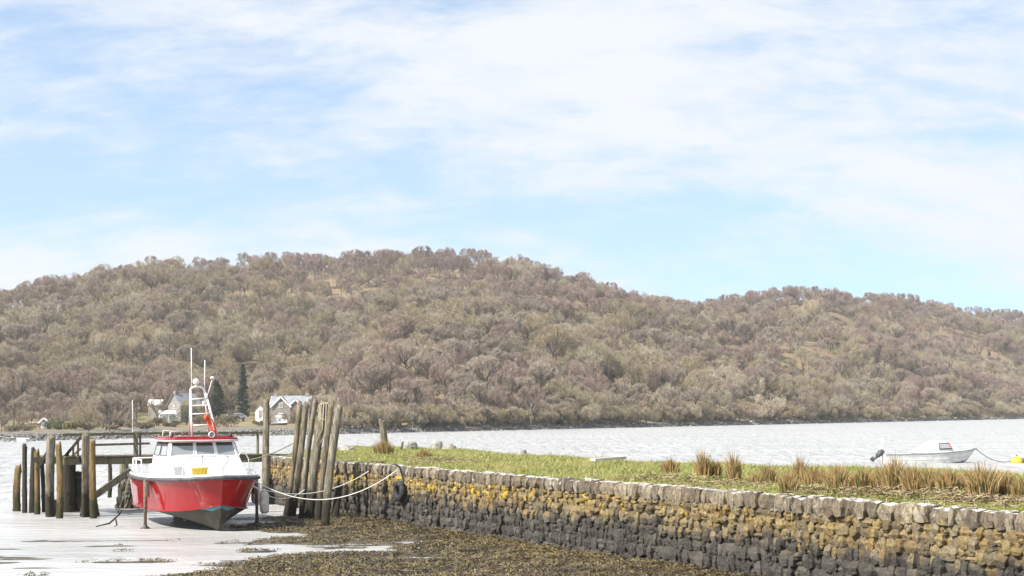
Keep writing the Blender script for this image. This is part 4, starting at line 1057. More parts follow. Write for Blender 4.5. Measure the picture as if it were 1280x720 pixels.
rope(dg_p + Vector((dx(1219.5), 0, dz(560.8))), bp + Vector((-rb_ * .9, 0, .12)), .38, M_rub, 'dark mooring line from the dinghy bow to the yellow buoy', .03)

# ================================================================== THE FAR SHORE
def on_shore(px, Y):
    z = float(terr(px, Y)); return Vector(((px - 640) / F * Y, Y, z))
def unit(v): return v / np.maximum(np.linalg.norm(v, axis=-1, keepdims=True), 1e-6)
def gen_tree(sd, H=10.0, W=9.0, tf=.28, nl=7, lift=.45, tw=.023, c2=6, c3=7, c4=10, tl=1.0):
    g = np.random.default_rng(sd); cz = H * .60; rz_ = H * .43; rx = W / 2
    mbw = MB(); T0 = np.array([g.normal(0, .2), g.normal(0, .2), H * tf])
    mbw.tube([(0, 0, -.6), (T0[0] * .3, T0[1] * .3, H * tf * .5), tuple(T0), tuple(T0 + np.array([g.normal(0, .3), g.normal(0, .3), H * .28])), tuple(T0 + np.array([g.normal(0, .5), g.normal(0, .5), H * .5]))], [H * .026, H * .02, H * .018, H * .011, H * .004], 6)
    def pull(p):
        q = (p - np.array([0, 0, cz])) / np.array([rx, rx, rz_]); L = np.linalg.norm(q, axis=-1, keepdims=True)
        lim = .93 + .16 * g.random(L.shape); q = np.where(L > lim, q / np.maximum(L, 1e-6) * lim, q)
        return q * np.array([rx, rx, rz_]) + np.array([0, 0, cz])
    az = np.arange(nl) / nl * 6.283 + g.normal(0, .3, nl); el = g.uniform(lift, 1.25, nl)
    st = np.stack([T0[0] * .6 + 0 * az, T0[1] * .6 + 0 * az, H * tf * g.uniform(.75, 1.75, nl)], -1)
    d = np.stack([np.cos(az) * np.cos(el), np.sin(az) * np.cos(el), np.sin(el)], -1)
    en = pull(st + d * (H * g.uniform(.42, .62, nl))[:, None])
    levels = []; 
    for lev, cnt in ((1, 0), (2, c2), (3, c3), (4, c4)):
        if lev > 1:
            ps, pe = levels[-1]; n = len(ps) * cnt
            t = g.uniform(.3 if lev < 4 else .15, 1.0, (len(ps), cnt, 1)); S = (ps[:, None] + (pe - ps)[:, None] * t).reshape(-1, 3)
            pd = unit(pe - ps); L = np.linalg.norm(pe - ps, axis=-1)
            D = pd[:, None] * .55 + unit(g.normal(size=(len(ps), cnt, 3))) * .75 + np.array([0, 0, .28])
            ow = S - np.array([0, 0, H * .42]); D = unit(D.reshape(-1, 3) + unit(ow) * .35)
            ll = (L[:, None] * g.uniform(.42, .72, (len(ps), cnt))).reshape(-1)
            if lev == 4: ll = g.uniform(.5, 1.15, len(S)) * tl
            st, en = S, pull(S + D * ll[:, None])
        levels.append((st, en))
    for (a, b), r0, r1, k in ((levels[0], H * .0125, H * .004, 5), (levels[1], H * .0055, .016, 4)):
        for p, q in zip(a, b):
            mid = (p + q) / 2 + g.normal(0, .06, 3) * np.linalg.norm(q - p)
            mbw.tube([p, mid, q], [r0, (r0 + r1) / 2, r1], k, False)
    V = []; Fs = []
    def strips(a, b, w0):
        n = len(a); sd_ = unit(np.cross(b - a, g.normal(size=(n, 3)))) * w0
        return np.stack([a - sd_, a + sd_, b], 1).reshape(-1, 3)
    a3, b3 = levels[2]; a4, b4 = levels[3]
    mid = (a4 + b4) / 2; d5 = unit(b4 - a4) + unit(g.normal(size=a4.shape)) * .9; e5 = pull(mid + d5 * .45 * tl)
    Vc = np.concatenate([strips(a3, b3, tw * .9), strips(a4, b4, tw), strips(mid, e5, tw * .8)], 0)
    return mbw.mesh('trunk', True), mesh_np('crown', Vc, np.arange(len(Vc)).reshape(-1, 3))
def twig_mat(name, c1, c2):
    n = NT(name); oi = n.n('ShaderNodeObjectInfo').outputs['Random']
    col = n.mix(n.math('FRACT', n.math('MULTIPLY', n.geo.outputs['Random Per Island'], 1.0)), c1, c2)
    n2 = n.n('ShaderNodeHueSaturation'); n.l(col, n2.inputs['Color']); n.set(n2.inputs['Value'], n.rng(n.noise(.035, 3, .6), .3, .7, .85, 1.18)); n2.inputs['Saturation'].default_value = 1.0
    return n.fin(n2.outputs[0], .9, .1)
M_bark = simple('bark', (.085, .07, .055), (.15, .125, .10), .8, .9)
M_barkl = simple('pale_bark', (.24, .22, .19), (.15, .135, .11), .8, .9)
kinds = [  # name, material colours, shape
    ('purple', twig_mat('purple_twigs', (.25, .178, .15), (.345, .26, .215)), dict(W=8.0, tf=.25, lift=.65, tl=.9), 'leafless purple brown birch in the hillside wood'),
    ('russet', twig_mat('russet_twigs', (.255, .165, .13), (.35, .245, .19)), dict(W=8.5, tf=.24, lift=.6, tl=.9), 'leafless russet tinted birch in the hillside wood'),
    ('olive', twig_mat('olive_twigs', (.28, .23, .145), (.385, .325, .215)), dict(W=11.5, tf=.22, lift=.25, nl=8), 'leafless broad crowned olive grey oak in the hillside wood'),
    ('pale', twig_mat('pale_twigs', (.33, .28, .20), (.44, .385, .285)), dict(W=9.5, tf=.2, lift=.3, nl=8), 'leafless pale lichen covered tree in the hillside wood'),
    ('grey', twig_mat('grey_twigs', (.265, .215, .17), (.36, .30, .24)), dict(W=8.0, tf=.3, lift=.6, tl=.9), 'leafless grey brown tree in the hillside wood'),
    ('ochre', twig_mat('ochre_twigs', (.27, .21, .13), (.39, .315, .20)), dict(W=9.0, tf=.2, lift=.4, nl=8), 'leafless ochre tinted oak in the hillside wood')]
protos = []
for i, (nm, mt, kw, lab) in enumerate(kinds):
    for v in range(2):
        tr, cr_ = gen_tree(500 + i * 10 + v, **kw); tr.materials.append(M_barkl if nm in ('pale', 'purple') and v else M_bark); cr_.materials.append(mt)
        protos.append((tr, cr_, lab))
# tree positions over the slope
step = 6.0; txs = np.arange(-420, 760, step); tys = np.arange(180, 1500, step)
TX, TY = np.meshgrid(txs, tys); TX = (TX + rng.uniform(-.5, .5, TX.shape) * step * 1.1).ravel(); TY = (TY + rng.uniform(-.5, .5, TY.shape) * step * 1.1).ravel()
tpx = 640 + F * TX / TY; ok = (tpx > -260) & (tpx < 1420); TX, TY, tpx = TX[ok], TY[ok], tpx[ok]
Ys = shoreY(tpx); shd = TY - Ys; flat = 115 * sstep(530, 330, tpx) + 10; dep = 400 + 40 * np.sin(tpx * .006)
u = (shd - flat) / (dep - flat)
ok = (shd > 4) & (u < 1.04)
field = (u < 0) & (tpx < 430)
ok &= ~(field & (shd < 20)) & ~(field & (rng.random(len(TX)) < .2))
ok &= ~((tpx > 168) & (tpx < 402) & (shd < 128) & (TY < 372))          # room for the houses
ok &= ~((tpx > 30) & (tpx < 75) & (TY < 285))
gap = fbm(TX * .018, TY * .018, 91, 3)
ok &= ~((gap > .69) & (u > .12) & (u < .62) & (rng.random(len(TX)) < .45))
TX, TY, tpx, u, shd = TX[ok], TY[ok], tpx[ok], u[ok], shd[ok]
# undergrowth along the waterline
n = 800; epx = rng.uniform(415, 1400, n); esh = 2.5 + 22 * rng.random(n) ** 1.3; eY = shoreY(epx) + esh
n2_ = 420; p2 = rng.uniform(-40, 1360, n2_); d2 = 400 + 40 * np.sin(p2 * .006); e2 = d2 * rng.uniform(.86, 1.02, n2_)   # thicket along the ridge
epx = np.concatenate([epx, p2]); esh = np.concatenate([esh, e2]); eY = shoreY(epx) + esh; nsh = n; n = n + n2_
n0 = len(TX); TX = np.concatenate([TX, (epx - 640) / F * eY]); TY = np.concatenate([TY, eY]); tpx = np.concatenate([tpx, epx]); shd = np.concatenate([shd, esh]); u = np.concatenate([u, np.full(nsh, .01), np.full(n2_, .95)])
nT = len(TX)
pat = fbm(TX * .014, TY * .014, 55, 3) + rng.normal(0, .09, nT)
kind = np.zeros(nT, int)
rk = rng.random(nT)
upper = sstep(.52, .82, u + (pat - .5) * 1.0); lower = sstep(.22, .02, u + (pat - .5) * .5)
for i in range(nT):
    if rk[i] < upper[i] * .92: kind[i] = 0 if rng.random() < .45 else 1
    elif rk[i] < .1 + lower[i] * .75: kind[i] = 4 if rng.random() < .5 else (0 if rng.random() < .8 else 3)
    else:
        p_ = pat[i]; q = rng.random()
        kind[i] = (2 if q < .42 else 3 if q < .68 else 4 if q < .85 else 5) if p_ > .44 else (4 if q < .38 else 0 if q < .68 else 2 if q < .9 else 3)
kind[n0:n0 + nsh] = rng.choice([3, 5, 4, 2], nsh)
pv = kind * 2 + rng.integers(0, 2, nT)
scl_ = rng.uniform(.68, 1.22, nT) * np.where(u < .05, .78, 1.0); scl_ = np.where(field[:0].size == 0, scl_, scl_)
scl_ *= np.where((tpx < 430) & (u < 0.02), .72, 1.0)
scl_ = np.where(u > .85, .74 + .25 * (scl_ - .68), scl_)
small = rng.random(nT) < np.where(u < .12, .5, .28); scl_ = np.where(small, scl_ * .55, scl_)
scl_[n0:] = rng.uniform(.22, .52, nT - n0)
rot_ = rng.random(nT) * 6.283
TZ = terr(tpx, TY) - .1
inview = (tpx > 4) & (tpx < 1276)
app = np.where(inview, scl_ / TY, 0) * np.where(u < .35, 1, .8)
order = np.argsort(-app); ind = order[:300]; rest = np.setdiff1d(np.arange(nT), ind)
proto_obj = {}
for i in ind:
    k = int(pv[i]); tr, cr_, lab = protos[k]
    t = bpy.data.objects.new('bare_tree', None); C.objects.link(t); t.location = (TX[i], TY[i], TZ[i]); t.rotation_euler = (0, 0, rot_[i]); t.scale = (scl_[i],) * 3
    tag(t, lab, 'tree', lab.replace('leafless ', '').replace('birch in', 'birche in').replace(' in the', 's in the'))
    a = bpy.data.objects.new('trunk', tr); b = bpy.data.objects.new('crown', cr_)
    for o in (a, b): C.objects.link(o); o.parent = t
    proto_obj.setdefault(k, (a, b))
def forest(name, idxs, label):
    pm = bpy.data.meshes.new(name); n = len(idxs); pm.vertices.add(n)
    pm.vertices.foreach_set('co', np.stack([TX[idxs], TY[idxs], TZ[idxs]], -1).astype(np.float32).ravel())
    for nm, ty_, arr in (('kind', 'INT', pv[idxs].astype(np.int32)), ('scl', 'FLOAT', scl_[idxs].astype(np.float32)), ('rot', 'FLOAT', rot_[idxs].astype(np.float32))):
        at = pm.attributes.new(nm, ty_, 'POINT'); at.data.foreach_set('value', arr)
    o = bpy.data.objects.new(name, pm); C.objects.link(o)
    ng = bpy.data.node_groups.new('plant_wood', 'GeometryNodeTree')
    ng.interface.new_socket('Geometry', in_out='INPUT', socket_type='NodeSocketGeometry'); ng.interface.new_socket('Geometry', in_out='OUTPUT', socket_type='NodeSocketGeometry')
    N = ng.nodes; L = ng.links; gi = N.new('NodeGroupInput'); go = N.new('NodeGroupOutput'); jn = N.new('GeometryNodeJoinGeometry')
    def attr(nm, dt):
        a = N.new('GeometryNodeInputNamedAttribute'); a.data_type = dt; a.inputs['Name'].default_value = nm; return a.outputs['Attribute']
    ak = attr('kind', 'INT'); as_ = attr('scl', 'FLOAT'); ar = attr('rot', 'FLOAT')
    cmb = N.new('ShaderNodeCombineXYZ'); L.new(ar, cmb.inputs[2])
    for k, (a, b) in proto_obj.items():
        j2 = N.new('GeometryNodeJoinGeometry')
        for q in (a, b):
            oi = N.new('GeometryNodeObjectInfo'); oi.transform_space = 'ORIGINAL'; oi.inputs['Object'].default_value = q; oi.inputs['As Instance'].default_value = False
            L.new(oi.outputs['Geometry'], j2.inputs[0])
        cmp_ = N.new('FunctionNodeCompare'); cmp_.data_type = 'INT'; cmp_.operation = 'EQUAL'
        ins = [s_ for s_ in cmp_.inputs if s_.type == 'INT']; L.new(ak, ins[0]); ins[1].default_value = k
        ip = N.new('GeometryNodeInstanceOnPoints'); L.new(gi.outputs[0], ip.inputs['Points']); L.new(cmp_.outputs[0], ip.inputs['Selection']); L.new(j2.outputs[0], ip.inputs['Instance'])
        L.new(cmb.outputs[0], ip.inputs['Rotation']); L.new(as_, ip.inputs['Scale']); L.new(ip.outputs[0], jn.inputs[0])
    L.new(jn.outputs[0], go.inputs[0])
    md = o.modifiers.new('wood', 'NODES'); md.node_group = ng
    return tag(o, label, 'wood', kind='stuff')
for i, (px, Y, s_, k, lab) in enumerate(((196, 314, .55, 8, 'slender bare tree beside the white conservatory'), (243, 322, .62, 4, 'bare olive grey tree between the stone cottage and dark conifers'), (152, 296, .6, 8, 'bare grey tree behind the moored sailing boat mast'),
        (332, 324, .4, 6, 'small pale bare tree in front of the white gabled outbuilding'), (396, 330, .62, 2, 'bare russet tree at the end of the villa garden'), (412, 344, .7, 7, 'pale bare tree between villa and red shrub'), (171, 340, .72, 9, 'bare tree screening the white roofed shed'), (352, 352, .9, 5, 'broad bare oak directly behind the villa roof'), (372, 318, .38, 10, 'low ochre bare tree in front of the villa windows'))):
    p = on_shore(px, Y); tr, cr_, _ = protos[k]; t = empty('bare_tree', p, px, lab, 'tree'); t.scale = (s_,) * 3
    for nm_, me_ in (('trunk', tr), ('crown', cr_)):
        o = bpy.data.objects.new(nm_, me_); C.objects.link(o); o.parent = t
forest('hillside_wood', rest, 'leafless purple and olive brown wood covering the far hill')

# ---- evergreen trees and shrubs
def conifer(px, pyb, pyt, wpx, Y, sd, label, mt, group=None):
    p = on_shore(px, Y); s_ = Y / F; H = (pyb - pyt) * s_ + 1; W = wpx * s_
    g = np.random.default_rng(sd); t = empty('conifer', p, 0, label, 'tree', group)
    MB().tube([(0, 0, -.3), (.05, 0, H * .5), (0, 0, H * .98)], [H * .022, H * .014, .02], 7).build('trunk', M_bark, t, True)
    V = []; n = 260
    for i in range(n):
        f = .10 + .88 * (i / n); z = H * f; L = W / 2 * (1 - f) ** .62 * g.uniform(.55, 1.12) * (1.0 if f > .22 else .8); a = g.random() * 6.283
        d = np.array([math.cos(a), math.sin(a), -.18]); m_ = int(14 + 16 * L)
        tt = g.uniform(.15, 1, m_); c = np.array([0, 0, z]) + d[None] * (tt * L)[:, None]; c[:, 2] += .14 * L * tt ** 2
        dr = unit(g.normal(size=(m_, 3)) + np.array([d[0], d[1], -.25]) * .9) * g.uniform(.25, .6, (m_, 1)); sd_ = unit(np.cross(dr, g.normal(size=(m_, 3)))) * .08
        V.append(np.stack([c - sd_, c + sd_, c + dr], 1).reshape(-1, 3))
    V = np.concatenate(V); obj('crown', mesh_np('crown', V, np.arange(len(V)).reshape(-1, 3)), mt, t)
def hill_pt(px, py):
    Yv = np.arange(float(shoreY(px)) + 4, float(shoreY(px)) + 400, 2.0); v = CY - (px - 640) * .006 - (terr(np.full_like(Yv, px), Yv) - CAMZ) / Yv * F
    k = np.argmax(v < py); return float(Yv[k])
def leaf_mat(name, a, b):
    n = NT(name); return n.fin(n.mix(n.geo.outputs['Random Per Island'], a, b), .7, .3)
M_needle = leaf_mat('needles', (.022, .045, .032), (.055, .085, .06)); M_needle2 = leaf_mat('yew_needles', (.03, .045, .025), (.065, .08, .045))
conifer(304, 523, 455, 21, 352, 1, 'tall dark blue green conifer between the two stone houses', M_needle)
conifer(271, 523, 476, 31, 356, 2, 'shorter dark green conifer beside the stone cottage', M_needle2)
for i, (px, pyb, hpx, wpx) in enumerate(((578, 463, 14, 14), (820, 468, 30, 20), (845, 464, 15, 13), (1178, 478, 14, 10), (1237, 464, 20, 9), (893, 478, 12, 10), (912, 455, 14, 12), (1155, 505, 20, 10), (700, 330, 10, 9))):
    Yp = hill_pt(px, pyb); conifer(px, pyb, pyb - hpx, wpx, Yp, 50 + i, 'small dark evergreen among the leafless trees on the hill', M_needle2, 'small evergreens scattered on the hill')
def shrub(px, Y, wm_, hm_, sd, label, mt, n=2600, group=None):
    p = on_shore(px, Y); g = np.random.default_rng(sd); t = empty('shrub', p, 0, label, 'shrub', group)
    k = 9; cc = np.stack([g.normal(0, wm_ * .22, k), g.normal(0, wm_ * .2, k), hm_ * g.uniform(.3, .7, k)], -1); ci_ = g.integers(0, k, n)
    c = cc[ci_] + unit(g.normal(size=(n, 3))) * (g.random((n, 1)) ** .4) * np.array([wm_ * .24, wm_ * .24, hm_ * .32]); c[:, 2] = np.maximum(c[:, 2], .05)
    dr = unit(g.normal(size=(n, 3)) + [0, 0, .3]) * g.uniform(.12, .3, (n, 1)); sd_ = unit(np.cross(dr, g.normal(size=(n, 3)))) * .09
    V = np.stack([c - sd_, c + dr * .5 - sd_ * .2, c + dr, c + sd_], 1).reshape(-1, 3); obj('foliage', mesh_np('foliage', V, np.arange(4 * n).reshape(-1, 4)), mt, t)
    mb = MB()
    for q in cc: mb.tube([(q[0] * .2, q[1] * .2, -.2), tuple(q * .8)], [.07, .02], 5)
    mb.build('stems', M_bark, t)
M_gb = leaf_mat('rhododendron_leaves', (.045, .075, .045), (.10, .13, .085)); M_gorse = leaf_mat('gorse', (.07, .08, .025), (.20, .17, .045)); M_redl = leaf_mat('red_shrub_leaves', (.22, .07, .05), (.30, .12, .09)); M_brl = leaf_mat('bramble', (.12, .10, .06), (.2, .165, .10))
shrub(232, 318, 6.5, 3.6, 1, 'dark green shrub in front of the stone cottage', M_gb)
shrub(90, 262, 5.5, 1.9, 2, 'yellow flecked gorse beside the little boathouse', M_gorse); shrub(76, 266, 4.5, 2.0, 3, 'dark green low shrub touching the little boathouse', M_gb)
shrub(437, 372, 5.0, 2.6, 4, 'rusty red shrub on the shore beyond the leaning piles', M_redl)
for i, (px, Y, w_, h_) in enumerate(((285, 300, 5, 3.2), (270, 296, 4, 2.6), (252, 300, 4, 2.4), (366, 322, 3.6, 3), (376, 325, 2.6, 2.2), (196, 296, 3, 2), (330, 310, 3, 1.4), (180, 272, 5, 1.6), (110, 262, 4, 1.4), (165, 285, 4, 2.2), (20, 250, 5, 1.8), (140, 266, 3, 1.0), (215, 290, 3, 1.3), (405, 345, 5, 2.6), (150, 290, 4, 2.2), (128, 286, 4, 2.6))):
    shrub(px, Y, w_, h_, 20 + i, 'brown bramble thicket among the shore cottages', M_brl, 1800, 'bramble thickets round the cottages')

# ---- houses
M_hst = NT('house_stone'); _b = M_hst.n('ShaderNodeTexBrick'); M_hst.l(M_hst.coords('obj', (1, 1, 1)), _b.inputs['Vector'])
_hc = M_hst.mix(M_hst.rng(M_hst.noise(1.6, 5, .7), .35, .65), (.20, .18, .165), (.33, .30, .27)); M_hst = M_hst.fin(_hc, .9, .2)
M_slate = simple('slate', (.20, .215, .24), (.29, .30, .32), .9, .6); M_hw = simple('house_white', (.78, .78, .76), (.70, .69, .66), 1, .6)
M_rr = simple('red_tin_roof', (.30, .12, .09), (.36, .17, .13), 1, .7); M_conc = simple('pale_roof', (.62, .62, .60), (.72, .72, .7), 1, .6)
def house(name, p, rz, w, l, he, hr, label, mwall, mroof, chim=(), wins=(), gables=(), door=None, barge=None, cat='house', ov=.3):
    """gable wall along local x (w), length along y (l)"""
    t = empty(name, p, rz, label, cat)
    mb = MB(); mb.prism([(-w / 2, 0, -.8), (w / 2, 0, -.8), (w / 2, 0, he), (0, 0, hr), (-w / 2, 0, he)], (0, l, 0)); recalc_o = mb.build('wall', mwall, t); recalc(recalc_o.data)
    def roofpair(x0, y0, ww, ll, e, r_, yaw=0, nm='roof', z0=0):
        M = Matrix.Translation((x0, y0, 0)) @ Matrix.Rotation(yaw, 4, 'Z'); b = MB(); sl = (r_ - e) / (ww / 2)
        for sg in (-1, 1):
            xe = sg * (ww / 2 + ov); ze = e - sl * ov
            q = [M @ Vector(v) for v in ((0, -ov, r_ + .06), (xe, -ov, ze + .06), (xe, ll + ov, ze + .06), (0, ll + ov, r_ + .06))]
            b.add(q + [v + Vector((0, 0, .14)) for v in q], [(0, 1, 2, 3), (7, 6, 5, 4), (0, 4, 5, 1), (1, 5, 6, 2), (2, 6, 7, 3), (3, 7, 4, 0)])
        o = b.build(nm, mroof, t); recalc(o.data)
        if barge:
            b = MB()
            for sg in (-1, 1):
                for yy_ in (-ov - .06,):
                    b.beam(M @ Vector((0, yy_, r_ + .06)), M @ Vector((sg * (ww / 2 + ov), yy_, e - sl * ov + .06)), .08, .34)
            b.build('bargeboard', barge, o)
        return o
    rf_ = roofpair(0, 0, w, l, he, hr)
    for (side, y0, gw, ge, gr, dep_) in gables:   # cross gable on a long side
        sg = side; b = MB(); x0 = sg * w / 2
        b.prism([(x0 + sg * dep_, y0 - gw / 2, -.8), (x0 + sg * dep_, y0 + gw / 2, -.8), (x0 + sg * dep_, y0 + gw / 2, ge), (x0 + sg * dep_, y0, gr), (x0 + sg * dep_, y0 - gw / 2, ge)], (-sg * (dep_ + w * .3), 0, 0))
        o = b.build('gable_wall', mwall, t); recalc(o.data)
        roofpair(x0 + sg * dep_, y0, gw, dep_ + w * .3, ge, gr, R(90) * sg, 'gable_roof')
    for cx_, cy_, ch in chim:
        b = MB(); b.box((cx_, cy_, hr + ch / 2 - .3), (.7, .9, ch + .6)); c_ = b.build('chimney', mwall, rf_)
        b = MB(); b.lathe([(.0, 0), (.14, 0), (.11, .4), (0, .4)], 8, Matrix.Translation((cx_, cy_ - .2, hr + ch + .0))); b.build('chimney_pot', M_rr, rf_)
    for (face, a, z, ww, hh) in wins:
        if face == 'g': c = Vector((a, -.04, z)); d = (ww, .12, hh)
        elif face == 'l': c = Vector((-w / 2 - .04, a, z)); d = (.12, ww, hh)
        else: c = Vector((w / 2 + .04 + (face - 1 if isinstance(face, (int, float)) else 0), a, z)); d = (.12, ww, hh)
        f = MB().box(c, d).build('window', M_hw, t)
        n_ = Vector((0, -1, 0)) if face == 'g' else Vector((-1 if face == 'l' else 1, 0, 0)); k = .8
        MB().box(c + n_ * .05, tuple(max(.05, v * k) if v > .2 else .06 for v in d)).build('pane', M_glass, f)
    if door:
        a, dw, dh_ = door; MB().box((a, -.05, dh_ / 2), (dw, .12, dh_)).build('door', M_hw, t)
    return t
Yh = 342; p = P(362, 529, Yh); p.z = float(terr(362, Yh))
zr_ = lambda py, px, Y, base: CAMZ + (hor(px) - py) / F * Y - base
# big house: ridge across the view; local +y points to the right of the picture
pb = Vector((P(339, 520, Yh).x, Yh + 3, p.z)); 
house('stone_villa', pb, R(-90), 6.5, 9.2, zr_(507, 340, Yh, p.z), zr_(495.5, 360, Yh, p.z), 'grey stone villa with slate roof and white edged gables on the far shore', M_hst, M_slate,
      chim=((0, .6, .9), (0, 8.3, .9)), gables=((1, 2.6, 4.4, zr_(508, 340, Yh, p.z), zr_(496.5, 353, Yh, p.z), 1.2), (1, 6.0, 2.4, zr_(505.5, 367, Yh, p.z), zr_(500, 367, Yh, p.z), .25)),
      wins=((1, 5.0, 4.0, .9, 1.2), (1, 7.6, 4.0, .9, 1.2), (1, 5.4, 1.5, 1.0, 1.4), (1, 7.6, 1.5, 1.0, 1.4), (2.22, 2.6, 4.1, 1.0, 1.3), (2.22, 2.6, 1.5, 1.3, 1.4)), barge=M_hw)
Yc = 338; p = P(218, 520, Yc); p.z = float(terr(218, Yc))
house('stone_cottage', p, R(-38), 4.6, 6.0, zr_(506, 218, Yc, p.z), zr_(492.5, 218, Yc, p.z), 'stone cottage with steep slate roof behind the dark green shrub', M_hst, M_slate,
      chim=((0, .5, .7),), wins=(('g', -.9, 1.6, .8, 1.1), ('g', .9, 1.6, .8, 1.1), ('g', 0, 3.6, .7, .9), (1, 2, 1.8, .9, 1.1), (1, 4.2, 1.8, .9, 1.1)))
p = on_shore(199, 330); house('glazed_lean_to', p, R(-70), 2.2, 3.6, 1.9, 2.6, 'white conservatory beside the stone cottage', simple('greenhouse_glass', (.45, .5, .5), (.55, .58, .58), 1, .3), M_conc, wins=((1, 1, 1.1, .8, 1.2), (1, 2.4, 1.1, .8, 1.2)), cat='conservatory', ov=.15)
p = on_shore(187, 366); house('white_roofed_shed', p, R(-90), 3.0, 3.4, zr_(506.5, 187, 366, p.z), zr_(500.5, 187, 366, p.z), 'shed with bright white roof among trees behind the cottage', M_hst, M_hw, cat='shed', door=(0, .9, 1.9), ov=.15)
p = on_shore(325, 350); house('white_outbuilding', p, R(-15), 2.4, 4.0, zr_(513, 325, 350, p.z), zr_(507, 325, 350, p.z), 'small white gabled outbuilding beside the villa', M_hw, M_slate, cat='shed', wins=(('g', 0, 1.2, .7, .8),), ov=.15)
p = on_shore(345.5, 326); house('white_porch', p, R(-90), 1.6, 2.6, zr_(522, 345, 326, p.z), zr_(520.5, 345, 326, p.z), 'low white flat fronted store in front of the villa', M_hw, M_hw, cat='shed', wins=((1, .8, .8, .5, .6),), ov=.1)
p = on_shore(55, 268); house('boathouse', p, R(12), 1.9, 2.4, zr_(528.5, 55, 268, p.z), zr_(523, 55, 268, p.z), 'tiny boathouse with red tin roof and white double doors', simple('brown_boards', (.22, .15, .12), (.28, .19, .15), 2, .8), M_rr, door=(0, 1.1, 1.25), cat='boathouse', ov=.15, barge=M_hw)
# parked cars
def car(p, rz, label, paint, grp=None):
    t = empty('parked_car', p, rz, label, 'car', grp)
    prof = [(-2.1, .35), (-2.1, .75), (-2.0, .85), (-1.2, .92), (-.55, 1.42), (.9, 1.45), (1.75, .95), (2.05, .85), (2.1, .35)]
    b = MB(); b.prism([(x, -.85, z) for x, z in prof], (0, 1.7, 0)); o = b.build('body', paint, t, bevel=.06); recalc(o.data)
    for y in (-.862, .852):
        b = MB(); b.prism([(-1.05, y, .95), (-.5, y, 1.36), (.85, y, 1.38), (1.45, y, .95)], (0, .01, 0)); b.build('side_glass', M_glass, t)
    b = MB(); b.prism([(-1.18, -.7, .96), (-.62, -.66, 1.40), (-.62, .66, 1.40), (-1.18, .7, .96)], (-.02, 0, .02)); b.build('windscreen', M_glass, t)
    for x in (-1.3, 1.3):
        for y in (-.8, .8):
            M = Matrix.Translation((x, y, .32)) @ Matrix.Rotation(R(90), 4, 'X'); w_ = MB().lathe([(0, -.1), (.2, -.1), (.32, -.08), (.32, .08), (.2, .1), (0, .1)], 14, M).build('wheel', M_rub, t, True)
            MB().lathe([(0, -.115), (.18, -.11), (.18, .11), (0, .115)], 10, M).build('hub', M_steel, w_)
    for y in (-.6, .6): MB().box((-2.1, y, .68), (.06, .3, .16)).build('headlight', M_hw, t)
car(on_shore(288, 334) + Vector((0, 0, .45)), R(25), 'dark blue car parked by the villa drive', simple('dark_car_paint', (.03, .035, .05), None, 1, .25))
car(on_shore(297, 340) + Vector((0, 0, .55)), R(30), 'pale silver car parked behind the dark blue car', simple('silver_car_paint', (.5, .52, .55), None, 1, .3))
# small boats along the shore
def tiny_boat(px, py, L, Bm, rz, label, mt, mast=0, upturned=False, z=0.0, name='rowing_boat'):
    p = G(px, py, 0); 
    if z: p = on_shore(px, p.y + z)
    t = empty(name, p, rz, label, 'boat'); k = L / 8.0; kb = Bm / 3.6
    H3 = HT[::4].copy(); H3[:, [0, 3, 6]] *= k; H3[:, [1, 4]] *= kb; H3[:, 2] = .15 + (H3[:, 2] - .58) * .55 * k ** .5; H3[:, 5] = .02; H3[:, 7] = -.15
    H3[-1, 1] = H3[-1, 4] = 0
    sd_, bt_ = hull_rows(H3, 3, 3, 1.1); o = skin(sd_).build('hull', mt, t, True); recalc(o.data); o = skin(bt_).build('hull_bottom', M_rub, t, True); recalc(o.data)
    g_ = [(g[0], g[1], g[2]) for g in H3]; MB().tube(g_ + [(x, -y, zz_) for x, y, zz_ in reversed(g_[:-1])], .05, 5).build('gunwale', M_white, t, True)
    b = MB()
    for x, y, zz_ in g_: b.v += [(x, y * .97, zz_ - .12), (x, -y * .97, zz_ - .12)]
    b.f = [(2 * i, 2 * i + 1, 2 * i + 3, 2 * i + 2) for i in range(len(g_) - 1)]; b.build('deck', mt, t)
    if mast:
        MB().tube([(.3, 0, .3), (.3, 0, mast)], [.075, .05], 8).build('mast', M_wpipe, t, True); MB().tube([(.3, 0, 1.25), (-L * .38, 0, 1.3)], .06, 6).build('boom', M_wpipe, t, True)
        for e in ((L * .48, 0, .6), (-L * .48, 0, .6), (.2, Bm * .45, .6), (.2, -Bm * .45, .6)): MB().tube([e, (.3, 0, mast * .97)], .014, 4).build('shroud', M_steel, t)
        MB().box((.2, 0, .72), (L * .4, Bm * .5, .4)).build('cabin', M_white, t, bevel=.06)
        MB().tube([(.3, -.35, mast * .52), (.3, .35, mast * .52)], .02, 4).build('spreader', M_wpipe, t)
    return t
tiny_boat(168, 547.5, 4.8, 1.8, R(215), 'small sailing boat with bare white mast moored behind the jetty rail', M_dw, 6.3, name='sailing_boat')
tiny_boat(8, 551.5, 2.6, 1.2, R(20), 'white rowing boat afloat off the far shore', M_dw); tiny_boat(28, 551.8, 2.0, 1.0, R(160), 'small white dinghy close to the boathouse shore', M_dw)
tiny_boat(45, 543, 2.4, .9, R(5), 'red boat drawn up on the grass below the boathouse', simple('faded_red_paint', (.38, .09, .07), (.45, .14, .11), 2, .6), z=14)
tiny_boat(349, 540, 3.6, 1.4, R(8), 'dark hulled boat lying on the stony shore below the villa', M_rub, z=5)
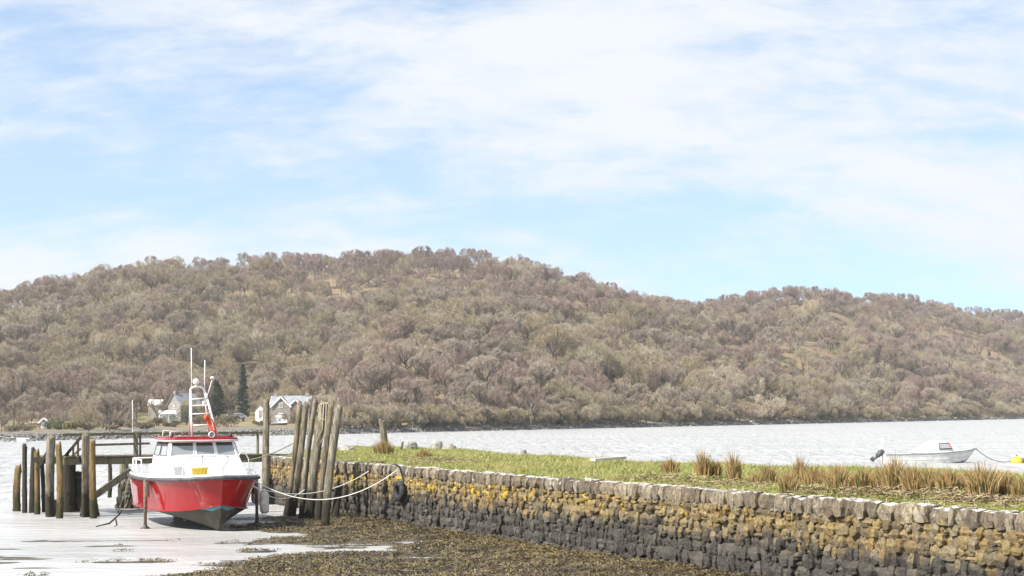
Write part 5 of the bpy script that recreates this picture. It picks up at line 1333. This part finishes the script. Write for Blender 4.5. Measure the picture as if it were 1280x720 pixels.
# shore stones
n = 5200; spx = rng.uniform(-120, 1360, n); so_ = rng.normal(1.2, 1.5, n); sY = shoreY(spx) + so_; sX = (spx - 640) / F * sY
sz = np.maximum(terr(spx, sY), -.05); sr_ = rng.uniform(.08, .26, n) * np.where(rng.random(n) < .06, 2.0, 1) * np.clip(sY / 420, .6, 1.5)
cube = np.array([(x, y, z) for x in (-1, 1) for y in (-1, 1) for z in (-1, 1)], float)
Vq = cube[None] * rng.uniform(.6, 1.1, (n, 8, 1)) * (sr_[:, None, None] * np.array([1.3, 1.1, .75])) + np.stack([sX, sY, sz + .05], -1)[:, None]
fq = np.array([(0, 1, 3, 2), (4, 6, 7, 5), (0, 4, 5, 1), (2, 3, 7, 6), (0, 2, 6, 4), (1, 5, 7, 3)])
Fq = (np.arange(n)[:, None, None] * 8 + fq[None]).reshape(-1, 4)
stn = NT('shore_stone'); stn = stn.fin(stn.ramp(stn.geo.outputs['Random Per Island'], [(0, (.08, .078, .075)), (.5, (.18, .172, .16)), (.85, (.29, .28, .255)), (1, (.40, .39, .36))]), .9, .2)
tag(obj('shore_stones', mesh_np('shore_stones', Vq.reshape(-1, 3), Fq), stn), 'grey stones lining the far waterline', 'stones', kind='stuff')
# small rocks along the far side of the quay
n = 420; s = rng.uniform(-6, S_END + 1, n); w = quay_width(s) + rng.normal(.9, .5, n); z = turf_z(s, w); sr_ = rng.uniform(.06, .2, n)
Vq = cube[None] * rng.uniform(.6, 1.1, (n, 8, 1)) * (sr_[:, None, None] * np.array([1.2, 1.1, .8])) + np.stack([WA.x + wdir.x * s + wnor.x * w, WA.y + wdir.y * s + wnor.y * w, z], -1)[:, None]
Fq = (np.arange(n)[:, None, None] * 8 + fq[None]).reshape(-1, 4)
tag(obj('quay_edge_stones', mesh_np('quay_edge_stones', Vq.reshape(-1, 3), Fq), stn), 'small stones along the seaward edge of the quay', 'stones', kind='stuff')

# ---- the air
hzm = bpy.data.materials.new('air'); hzm.use_nodes = True; hzm.node_tree.nodes.clear()
_o = hzm.node_tree.nodes.new('ShaderNodeOutputMaterial'); _v = hzm.node_tree.nodes.new('ShaderNodeVolumePrincipled')
_v.inputs['Color'].default_value = (.97, .97, .97, 1); _v.inputs['Density'].default_value = .00020; _v.inputs['Anisotropy'].default_value = .2
hzm.node_tree.links.new(_v.outputs[0], _o.inputs['Volume'])
tag(MB().box((150, 650, 84), (2600, 1700, 172)).build('haze', hzm), 'thin pale air over the water and hill', 'haze', kind='stuff')
